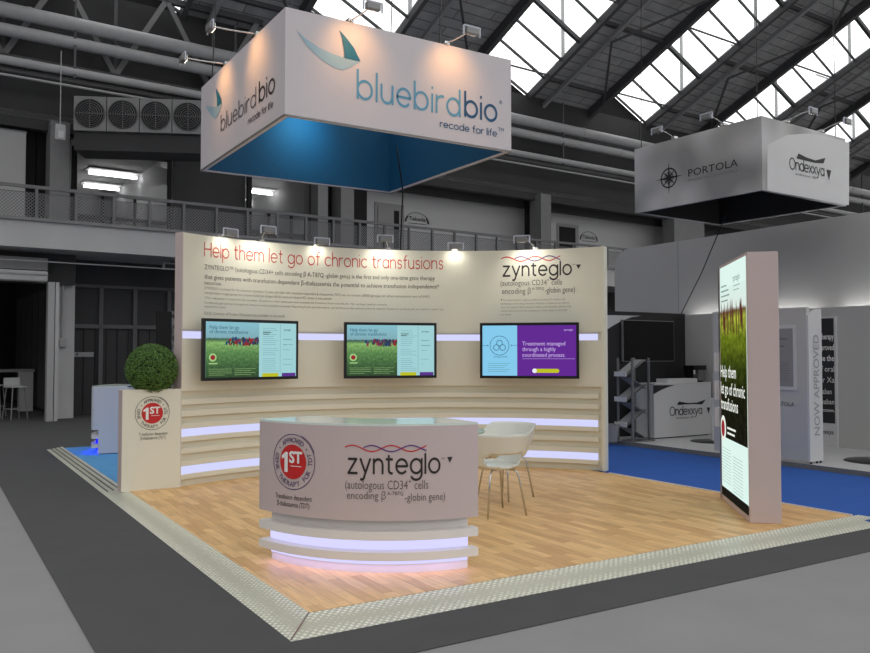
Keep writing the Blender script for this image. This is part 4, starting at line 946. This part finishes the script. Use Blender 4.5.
# doors
b=MB(); b.box(x69,7.9,22.05,22.1,GF,zhead); HS(b,'door_1','door')
dr=bpy.data.objects['door_1']
b=MB()
for x in (x69+.05,5.12*1.0+.0,): pass
xs=[hp(x,350,22).x for x in (71,100.5,134.5,168.5)]
for x in xs: b.box(x-.05,x+.05,21.97,22.05,GF,zhead)
zt_=hp(100,326.5,22).z
b.box(x69,7.9,21.97,22.05,zt_-.05,zt_+.05); b.box(x69,7.9,21.97,22.05,zhead-.08,zhead)
b.build('door_frame','doorframe',dr,hall=True)
b=MB()
for i in range(14): x=x69+.1+i*.27; b.box(x,x+.012,22.03,22.05,GF,zt_)
b.build('board_joints','hallblack',dr,hall=True)
zc=hp(84,354.5,22); o2=thing('door_sign','small pale name plate on the dark boarded door','sign',(zc.x,21.96,zc.z),hall=True)
MB().box(zc.x-.23,zc.x+.23,22.0,22.03,zc.z-.06,zc.z+.06).build('plate','boothgrey',o2); 
s=HallFlat((zc.x-.2,22.0,zc.z),(1,0,0),.004); Art(s).text('KONGRESS',0,-.03,.08,width=.4).build('plate_lettering','hallblack',o2) if False else [Art(s).rect(.02+i*.045,.05+i*.045,-.025,.03).build('plate_marks','hallblack',o2) for i in range(1)]
HS(MB().box(7.45,7.9,21.9,22.0,GF,3.0),'trim_door_jamb','fan')
# dark screen and pale one near the planter
P=onZ(157,410,GF); 
t=thing('black_display_board','tall black display board standing behind the ball shrub','board',(5.3,18,GF),hall=True)
a0=hp(157,311,18); a1=hp(171,311,18)
MB().box(a0.x,a1.x+.02,18,18.06,GF+.04,a0.z).build('board','hallblack',t); MB().box(a0.x-.05,a1.x+.07,17.9,18.16,GF,GF+.04).build('foot','black',t)
t=thing('grey_display_board','mottled grey display board between black board and the curved wall','board',(5.6,18.3,GF),hall=True)
a0=hp(171,311,18.3); a1=hp(190,311,18.3)
MB().box(a0.x,a1.x,18.3,18.36,GF+.04,a0.z).build('board',cloudy('mottled_print',(50,50,50),(150,150,150),6),t); MB().box(a0.x-.02,a1.x+.02,18.22,18.44,GF,GF+.04).build('foot','black',t)
# exit style box under the balcony
t=thing('ceiling_sign','small pale framed sign hung under the balcony above the door','sign',(6.9,21,3.6),hall=True)
p0=hp(163,265,20.6); MB().box(p0.x,p0.x+.55,20.6,20.7,p0.z-.1,p0.z+.06).build('frame','boothgrey',t); MB().box(p0.x+.05,p0.x+.5,20.59,20.6,p0.z-.07,p0.z+.03).build('face','halldark',t); MB().box(p0.x+.2,p0.x+.3,20.6,20.66,p0.z+.06,3.87).build('bracket','beam',t)
# sliding door track rods
o2=MB().tube([hp(0,259,20.3),hp(185,270,20.3)],.015,6).build('conduit_pipe','beamlight',hall=True,loc=(4,20.3,3.6)); tag(o2,'thin straight conduit running under the front of the balcony','pipe')

# bar stools in the dark room
def bar_stool():
    t=thing('bar_stool','',None or 'stool',(0,0,0),group='stools in the unlit side room',rz=0)
    for sx,sy in ((1,1),(1,-1),(-1,1),(-1,-1)): MB().tube([(sx*.14,sy*.14,.75),(sx*.2,sy*.2,0)],.014,6).build('leg','metalgrey',t)
    b=MB(); 
    for p,q2 in (((1,1),(1,-1)),((1,-1),(-1,-1)),((-1,-1),(-1,1)),((-1,1),(1,1))): b.beam((p[0]*.185,p[1]*.185,.25),(q2[0]*.185,q2[1]*.185,.25),.02,.02)
    b.build('foot_ring','metalgrey',t); MB().box(-.19,.19,-.19,.19,.75,.79).build('seat','hallgrey',t,bevel=.015)
    b=MB(); b.box(-.19,.19,.17,.195,.79,.98); b.build('backrest','hallgrey',t,bevel=.01); return t
p1=onZ(15,419.5,GF); st=bar_stool(); st['label']='metal bar stool with low back in the unlit opening, nearest the aisle'; st.location=(p1.x,p1.y,GF); st.rotation_euler.z=.4
p2=onZ(3,418,GF); st2=copy_tree(st); st2['label']='metal bar stool at the very edge, beside the nearest bar stool'; st2.location=(p2.x-.15,p2.y+.5,GF); st2.rotation_euler.z=1.2
t=thing('bar_table','pale high table with slatted side behind the bar stools','table',(1.6,23.6,GF),hall=True)
p3=onZ(3,412,GF); P=RHI@p3
MB().box(P.x-.8,P.x+.75,P.y,P.y+.6,1.02,1.1).build('tabletop','boothgrey',t); MB().box(P.x+.35,P.x+.72,P.y,P.y+.05,GF,1.02).build('side_panel','hallgrey',t); MB().box(P.x-.7,P.x-.4,P.y,P.y+.05,GF,1.02).build('side_panel','hallgrey',t)

# balcony railing
t=thing('balcony_railing','long grey metal balcony railing with wire mesh infill','railing',(10,20,4.5),hall=True)
zr=hp(100,194,20.05).z
MB().beam((XL,20.05,zr),(XR-10,20.05,zr),.07,.07).build('top_rail','rail',t)
x=3.06-.82*3
for i in range(44):
    MB().box(x-.03,x+.03,20.02,20.08,4.5,zr).build('post','rail',t); x+=.825
MB().add if False else None
MB().box(XL,XR-10,20.095,20.099,4.52,zr-.12).build('wire_mesh','wire',t)
MB().beam((XL,20.1,zr-.12),(XR-10,20.1,zr-.12),.012,.012).build('mesh_edge','beam',t)

# upper gallery
HS(MB().box(XL,XR,30.6,30.8,4.5,7.4),'wall_gallery_back','halldark')
HS(MB().box(XL,XR,21.9,30.8,7.25,7.4),'ceiling_gallery','fan')
zb0=hp(100,149,22).z
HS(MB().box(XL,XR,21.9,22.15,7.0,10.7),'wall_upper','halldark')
HS(MB().box(12.7,XR,22.62,22.7,6.82,7.25),'wall_gap_cover','halldark')  # strip added to cover the unlit black gap above the meeting boxes
piers=[(49.5,69,9.0),(341,354,7.2),(318,328,7.2),(541,551,9.0),(674,704,8.2)]
for i,(xa_,xb_,zt2) in enumerate(piers):
    A_=hp(xa_,200,21.6).x; B_=hp(xb_,200,21.6).x
    HS(MB().box(A_,B_,21.6,22.2,4.5,7.2),'wall_pier_%d'%(i+1),'pier')
for xa_,xb_ in ((25,35),(36,49),(328,340),(354,367),(528,541),(318,320)):
    A_=hp(xa_,200,22.4).x; B_=hp(xb_,200,22.4).x
    HS(MB().box(A_,B_,22.4,22.6,4.5,7.2),'wall_recess_shade','hallblack')  # black panels for recesses; one beside a pier stands for its shadow
# window band frames and lit offices
def office(xa,xb,label,n):
    A_=hp(xa,180,22).x; B_=hp(xb,180,22).x; zc=hp((xa+xb)/2,152 if xa<100 else 166,22).z
    zc=6.72
    HS(MB().box(A_,A_+.12,22,22.12,4.5,zc),'window_%d'%n,'hallblack'); w=bpy.data.objects['window_%d'%n]
    b=MB(); b.box(B_-.1,B_,22,22.12,4.5,zc); b.box(A_,B_,22,22.12,zc-.06,zc+.02); b.box(A_,B_,22,22.08,4.95,5.03)
    for f in (.3,.62): b.box(A_+(B_-A_)*f-.03,A_+(B_-A_)*f+.03,22,22.08,4.5,5.6)
    b.build('window_frame','hallblack',w,hall=True)
    b=MB(); b.box(A_+.12,B_-.1,22.05,22.06,4.5,zc-.06); b.build('pane','wglass',w,hall=True)
    HS(MB().box(A_,B_+.1,22.2,30,6.9,6.95),'ceiling_office_%d'%n,'booth')
    HS(MB().box(A_,B_+.1,30,30.1,4.5,6.9),'wall_office_back_%d'%n,'pier')
    HS(MB().box(B_,B_+.1,22.2,30,4.5,6.9),'wall_office_side_%d'%n,'booth')
    HS(MB().box(A_-.1,A_,22.2,30,4.5,6.9),'wall_office_far_side_%d'%n,'boothgrey')
    return A_,B_
A1_,B1_=office(72,172,'',1); A2_,B2_=office(248,318,'',2)
for k_,j,pa,pb,py,yy in ((0,0,87,144,170,25.1),(0,1,82,122,184.5,27.2),(1,0,249.5,290,190,25.1),(1,1,249.5,266,203,27.2)):
    xa_=hp(pa,py,yy).x; xb_=hp(pb,py,yy).x; lo_=(A1_,A2_)[k_]+.08; xa_=max(xa_,lo_); xb_=min(xb_,(B1_,B2_)[k_]-.06)
    t=thing('fluorescent_light','white fluorescent light on the ceiling of the %s upstairs office, %s row'%(('wide','small')[k_],('front','rear')[j]),'light',((xa_+xb_)/2,yy,6.8),hall=True,group='fluorescent lights upstairs')
    MB().box(xa_,xb_,yy-.3,yy+.3,6.85,6.895).build('ceiling_reflection','booth',t); MB().tube([(xa_+.05,yy,6.76),(xb_-.05,yy,6.76)],.045,8).build('tube','tube',t)  # white box stands in for the tube's reflection on the ceiling
# dark glazing between offices
HS(MB().box(hp(175,180,22).x,hp(247,180,22).x,22.15,22.25,4.5,7),'wall_dark_panel','halldark')
# white exhibitor boxes upstairs
def takeda(xa,xb,ytop,n,label,door,logo):
    A_=hp(xa,200,23).x; B_=hp(xb,200,23).x; zt3=6.93
    t=thing('white_meeting_box',label,'cabin',((A_+B_)/2,24,4.5),hall=True,group='white meeting boxes on the balcony')
    MB().box(A_,B_,23,26,4.5,zt3).build('walls','booth',t)
    if door:
        a0=hp(door[0],220,23).x; a1=hp(door[1],220,23).x; zd=hp(door[0],door[2],23).z
        b=MB(); b.box(a0-.1,a1+.1,22.96,23,4.5,zd+.12); b.build('door_surround','boothgrey',t); MB().box(a0,a1-.1,22.93,22.96,4.5,zd).build('door_leaf',door[3],t)
        if door[3]!='hallblack': MB().box(a1-.32,a1-.12,22.925,22.93,4.6,zd-.1).build('door_glass','hallblack',t)
    s=HallFlat((A_,23,0),(1,0,0),.02); a=Art(s); x0,x1,yt,yb=logo
    c0=s.hit((x0+x1)/2,(yt+yb)/2); w=(s.hit(x1,yb)[0]-s.hit(x0,yb)[0])/2; h=w*.42
    pts=[(c0[0]+w*math.cos(rad(d)),c0[1]-h*.6+h*1.7*math.sin(rad(d))) for d in range(0,181,12)]
    for i in range(len(pts)-1):
        p,q=pts[i],pts[i+1]; k=.93; cc=(c0[0],c0[1]-h*.6); kk=.86 if i in(0,1,2,12,13,14) else .95
        a.poly([p,q,(cc[0]+(q[0]-cc[0])*kk,cc[1]+(q[1]-cc[1])*kk),(cc[0]+(p[0]-cc[0])*kk,cc[1]+(p[1]-cc[1])*kk)])
    a.rect(c0[0]-w*.75,c0[0]+w*.75,c0[1]-h*.78,c0[1]-h*.7); a.text('Takeda',c0[0]-w*.66,c0[1]-h*.28,h*.95,width=w*1.32,weight=.01)
    a.build('company_emblem','darktext2',t)
takeda(367,528,0,1,'white meeting box on the balcony with oval emblem and pale door',(377,401,206,'boothgrey'),(404.5,429,213,225.5))
takeda(551,672,0,2,'white meeting box on the balcony with oval emblem and black doorway',(558.5,576,226.5,'hallblack'),(579.3,597.6,232.5,242.5))
x0_=hp(0,200,22).x
t=thing('white_meeting_box','plain white panel box on the balcony at far left','cabin',(0,22,4.5),hall=True); MB().box(-4,hp(25,200,21.9).x,21.9,24,4.5,6.87).build('walls','fan',t); MB().box(-4,hp(25,200,21.9).x+.02,21.88,24,6.87,6.9).build('top_trim','pier',t)
# small hanging box light
P=hp(60,132,20.6)
t=thing('hanging_lamp','small pale box lamp hanging on a cord in front of the pier','lamp',(P.x,P.y,P.z),hall=True)
MB().box(P.x-.12,P.x+.1,P.y-.1,P.y+.1,P.z-.2,P.z+.16).build('lamp_body','fan',t); MB().box(P.x-.06,P.x+.06,P.y-.12,P.y-.1,P.z-.16,P.z+.0).build('lamp_face','booth',t); MB().tube([(P.x,P.y,P.z+.16),(P.x,P.y,8.6)],.012,6).build('cord','pipe',t)

# fans: the row is turned towards the camera
FA=hp(73,112,21.0); FB_=hp(203,112,21.0)
fw=onZ(73,95.5,7.4); 
D=math.hypot(*onZ(73,95.5,7.4)[:2])
base=onZ(73,130,6.45); 
def vplane(x,y,P0,U):     # vertical plane through P0 along U
    N=Vector((U.y,-U.x,0)); d=ray(x,y); return EYE+d*((P0-EYE).dot(N)/d.dot(N))
an=rad(90-31.8-90+(-0))   # nearly square to the view
U=Vector((math.cos(-YAW+rad(7)),math.sin(-YAW+rad(7)),0))
P0=vplane(73,130,RH@Vector((FA.x,20.9,0)),U)
zt4=vplane(73,95.7,P0,U).z; zb4=P0.z
w1=(vplane(106.5,112,P0,U)-P0).dot(U)
DP=Vector((-U.y,U.x,0))
fan0=None; root_names=['next to the pier','second from the pier','third from the pier','partly hidden behind the bird sign']
for i in range(4):
    Q=P0+U*(w1*i); Q.z=zb4
    t=thing('extractor_fan','square grey wall fan with dark round grille, '+root_names[i],'fan',tuple(Q),group='row of extractor fans')
    hh=zt4-zb4; pp=lambda u,d,z:Q+U*u+DP*d+Vector((0,0,z))
    b=MB(); b.prism([pp(0.01,0,0),pp(w1-.01,0,0),pp(w1-.01,.6,0),pp(.01,.6,0)],zb4,zt4); b.build('casing','casing',t)
    ctr=pp(w1/2,-.005,hh/2); b=MB(); n=40; R=hh*.42
    ring=[ctr+U*R*math.cos(2*PI*k/n)+Vector((0,0,R*math.sin(2*PI*k/n))) for k in range(n)]
    b.add(ring+[r_+DP*.05 for r_ in ring],[tuple(range(n)),tuple(range(2*n-1,n-1,-1))]+[(k,(k+1)%n,(k+1)%n+n,k+n) for k in range(n)]); b.build('opening','fandark',t)
    b=MB()
    for rr in (.97,.82,.67,.52,.37,.22):
        pts=[ctr-DP*.02+U*R*rr*math.cos(2*PI*k/28)+Vector((0,0,R*rr*math.sin(2*PI*k/28))) for k in range(29)]; b.tube(pts,.012,4)
    b.build('grille_rings','pipedark',t)
    b=MB(); b.beam(ctr-DP*.02-U*R,ctr-DP*.02+U*R,.02); b.beam(ctr-DP*.02-Vector((0,0,R)),ctr-DP*.02+Vector((0,0,R)),.02); b.build('grille_bars','pipedark',t)
b=MB(); Q=P0; b.prism([Q+DP*.1,Q+U*w1*4+DP*.1,Q+U*w1*4+DP*1.0,Q+DP*1.0],zb4-.45,zb4-.02)
o2=b.build('fan_shelf','halldark',loc=tuple(P0)); tag(o2,'dark steel ledge carrying the row of grey wall fans','shelf')

# pipes
def pipe(ya,r,D,label,m='pipe',x0=0,bands=(),zoff=0):
    z=hp(100,ya,D).z
    t=thing('overhead_pipe',label,'pipe',(10,D,z),hall=True,group='pipes along the hall wall')
    MB().tube([(XL,D,z),(XR,D,z)],r,20).build('pipe_run',m,t,smooth='auto')
    b=MB()
    for x in bands: b.tube([(x-.05,D,z),(x+.05,D,z)],r*1.08,20)
    if bands: b.build('pipe_collars',m,t,smooth='auto')
    return z
za=pipe(30,.17,21.0,'thick grey overhead pipe, topmost of the wall pipes','pipe',bands=range(-3,50,6))
zb_=pipe(48.5,.145,21.05,'thick grey overhead pipe, second from the top','pipe',bands=range(-1,50,6))
zc_=pipe(77,.1,21.0,'thinner grey overhead pipe with clamps, third from the top','pipe',bands=[3,6.2,9,15,21,27,33])
pipe(86,.06,21.2,'thin dark overhead pipe just below the clamped pipe','pipedark')
pipe(91,.03,20.9,'thin pale conduit, lowest of the wall pipes','fan')
b=MB()
for x in range(-4,50,4): b.beam((x,20.95,za+.9),(x,20.95,zc_-.15),.05)
o2=b.build('pipe_hangers','beam',hall=True,loc=(10,21,zc_)); tag(o2,'row of slim dark steel hangers carrying the wall pipes','hanger'); o2['kind']='structure'; o2.name='trim_pipe_hangers'
# lattice girder along the wall
t=thing('lattice_girder','dark lattice girder running behind the overhead pipes','girder',(10,21.6,8.3),hall=True)
zl,zh=hp(115,76,21.5).z,hp(115,2,21.5).z
MB().box(XL,9,21.45,21.6,zl-.1,zl+.05).build('lower_chord','beam',t); MB().box(XL,9,21.45,21.6,zh+.3,zh+.45).build('upper_chord','beam',t)
xn=hp(115,76,21.5).x; half=(hp(115,76,21.5).x-hp(62,0,21.5).x)
for i in range(-2,14):
    xx=xn+i*2*half
    if xx>9: break
    MB().beam((xx,21.5,zl),(xx-half,21.5,zh+.35),.13,.1,up=(0,1,0)).build('diagonal','pier',t); MB().beam((xx,21.5,zl),(xx+half,21.5,zh+.35),.13,.1,up=(0,1,0)).build('diagonal','pier',t)
    MB().beam((xx,21.52,zl),(xx,21.52,zh+.35),.09,.06,up=(0,1,0)).build('vertical','beam',t)

# ------------------------------------------------------------ roof
SL=.437; YE=22.0; YT=1.0
def RP(x,y,h=0): return (x,y,10.7+SL*(YE-y)+h)
gaps=[(3.8+6.2*k,6.8+6.2*k) for k in range(-2,9)]
hgl=1.42
for k,(g0,g1) in enumerate(gaps):
    n0=g1; n1=gaps[k+1][0] if k+1<len(gaps) else g1+3.2
    # boarded band
    b=MB(); vs=[RP(n0,YE),RP(n1,YE),RP(n1,YT),RP(n0,YT),RP(n0,YE,.08),RP(n1,YE,.08),RP(n1,YT,.08),RP(n0,YT,.08)]
    b.add(vs,[(0,1,2,3),(7,6,5,4),(0,4,5,1),(1,5,6,2),(2,6,7,3),(3,7,4,0)]); HS(b,'ceiling_boards_%d'%(k+1),'boards')
    # riser at the band's right edge
    b=MB(); b.add([RP(n1,YE),RP(n1,YT),RP(n1,YT,hgl),RP(n1,YE,hgl),RP(n1+.06,YE),RP(n1+.06,YT),RP(n1+.06,YT,hgl),RP(n1+.06,YE,hgl)],[(0,1,2,3),(7,6,5,4),(0,4,5,1),(1,5,6,2),(2,6,7,3),(3,7,4,0)]); HS(b,'ceiling_riser_%d'%(k+1),'beam')
    # steel under the band
    t=thing('roof_beams','','girder',RP((n0+n1)/2,YE-1,-.2),hall=True,group='sloping roof beams'); t['label']='dark sloping roof beams under the %s boarded strip of the roof'%(['first','second','third','fourth','fifth','sixth','seventh','eighth','ninth','tenth','eleventh'][k]+' from far left' if True else '')
    MB().beam(RP(n1-.09,YE,-.16),RP(n1-.09,YT,-.16),.18,.34).build('edge_beam','beam',t); MB().beam(RP(n0+.06,YE,-.1),RP(n0+.06,YT,-.1),.14,.22).build('edge_beam','beam',t)
    MB().beam(RP(n0+.75,YE,-.28),RP(n0+.75,YT,-.28),.12,.14).build('middle_beam','beamlight',t)
    b=MB()
    for y in [YE-1-2.6*j for j in range(8)]: b.beam(RP(n0,y,-.05),RP(n1,y,-.05),.12,.12)
    b.build('cross_beams','beam',t)
    b=MB()
    for j in range(4): b.beam(RP(n1-.1,YE-.8-5.2*j,-.3),RP(n0+.75,YE-3.4-5.2*j,-.45),.07); b.beam(RP(n0+.75,YE-3.4-5.2*j,-.45),RP(n1-.1,YE-6-5.2*j,-.3),.07)
    b.build('brace_rods','beam',t)
for k,(g0,g1) in enumerate(gaps):
    b=MB(); b.add([RP(g0+.03,YE,hgl),RP(g1,YE,.04),RP(g1,YT,.04),RP(g0+.03,YT,hgl)],[(0,1,2,3)]); HS(b,'window_%d'%(k+11),'roofglass'); w=bpy.data.objects['window_%d'%(k+11)]
    b=MB(); y=YE-.1; j=0
    while y>YT:
        wd=.13 if j%4==3 else .06
        b.beam(RP(g0+.03,y,hgl-.06),RP(g1,y,-.02),wd,.08 if wd<.1 else .14); y-=.86; j+=1
    b.build('glazing_bars','beam',w,hall=True)
    b=MB()
    for j in range(7):
        y=YE-1.2-3.2*j; b.beam(RP(g0,y,-.1),RP(g1,y,-.1),.05)
        b.beam(RP(g1+.1,y-.6,-.15),RP(g1+.1,y-.6,2.6),.09); b.beam(RP(g0,y-.6,2.55),RP(g1+.1,y-.6,2.55),.06)
    b.build('tie_rods','beam',w,hall=True)
    # gable end
    b=MB(); b.add([(g0,YE,10.7),(g1,YE,10.7),(g0,YE,10.7+hgl),(g0,YE+.1,10.7),(g1,YE+.1,10.7),(g0,YE+.1,10.7+hgl)],[(0,1,2),(5,4,3),(0,3,4,1),(1,4,5,2),(2,5,3,0)]); HS(b,'wall_gable_%d'%(k+1),'hallblack')

# the other slope of the roof, over and behind the viewer
for k,(g0,g1) in enumerate(gaps):
    n0=g1; n1=gaps[k+1][0] if k+1<len(gaps) else g1+3.2; zr_=10.7+SL*(YE-YT)
    for nm,xa_,xb_,mt in (('ceiling_rear_boards_%d'%(k+1),n0,n1,'boards'),('window_rear_%d'%(k+1),g0,g1,'roofglass')):
        b=MB(); b.add([(xa_,YT,zr_),(xb_,YT,zr_),(xb_,YT-21,10.7),(xa_,YT-21,10.7)],[(0,1,2,3)]); HS(b,nm,mt)
# ------------------------------------------------------------ light
w=bpy.data.worlds.new('sky'); bpy.context.scene.world=w; w.use_nodes=True
nt=w.node_tree; bg=nt.nodes['Background']; bg.inputs[0].default_value=(1,1,1,1)
tc=nt.nodes.new('ShaderNodeTexCoord'); sx=nt.nodes.new('ShaderNodeSeparateXYZ'); nt.links.new(tc.outputs['Generated'],sx.inputs[0])
m1=nt.nodes.new('ShaderNodeMapRange'); m1.interpolation_type='SMOOTHSTEP'; m1.inputs['From Min'].default_value=.12; m1.inputs['From Max'].default_value=.3; m1.inputs['To Min'].default_value=HORIZON; m1.inputs['To Max'].default_value=SKY
nt.links.new(sx.outputs[2],m1.inputs['Value'])
m2=nt.nodes.new('ShaderNodeMapRange'); m2.inputs['From Min'].default_value=-1; m2.inputs['From Max'].default_value=.3; m2.inputs['To Min'].default_value=.2; m2.inputs['To Max'].default_value=1; nt.links.new(sx.outputs[0],m2.inputs['Value'])
m3=nt.nodes.new('ShaderNodeMath'); m3.operation='MULTIPLY'; nt.links.new(m1.outputs[0],m3.inputs[0]); nt.links.new(m2.outputs[0],m3.inputs[1]); nt.links.new(m3.outputs[0],bg.inputs[1])
vs_=bpy.context.scene.view_settings; vs_.view_transform='Standard'; vs_.look='None'; vs_.exposure=0.0; vs_.gamma=1

# finer pieces belong to the part that carries them
SUB={'lamp_lens':'lamp_head','lamp_yoke':'lamp_head','screen_badge_centre':'screen_badge','button_knob':'screen_button','emblem_numeral':'emblem_disc','badge_disc':'badge_ring',
 'lamp_face':'lamp_body','grille_bars':'grille_rings','door_glass':'door_leaf','door_surround':'walls','side_frame':'cabinet','leaflet_holder':'side_frame_','pipe_collars':'pipe_run','mesh_edge':'wire_mesh','sheet_print':'sheet','plate_marks':'plate','foot_ring':'seat_'}
def base(n): return n.split('.')[0]
for root in [o for o in bpy.data.objects if o.parent is None]:
    kids={base(c.name):c for c in root.children}
    for c in list(root.children):
        q_=kids.get(SUB.get(base(c.name),''))
        if q_ is not None and q_ is not c and not q_.children_recursive.__contains__(c): c.parent=q_
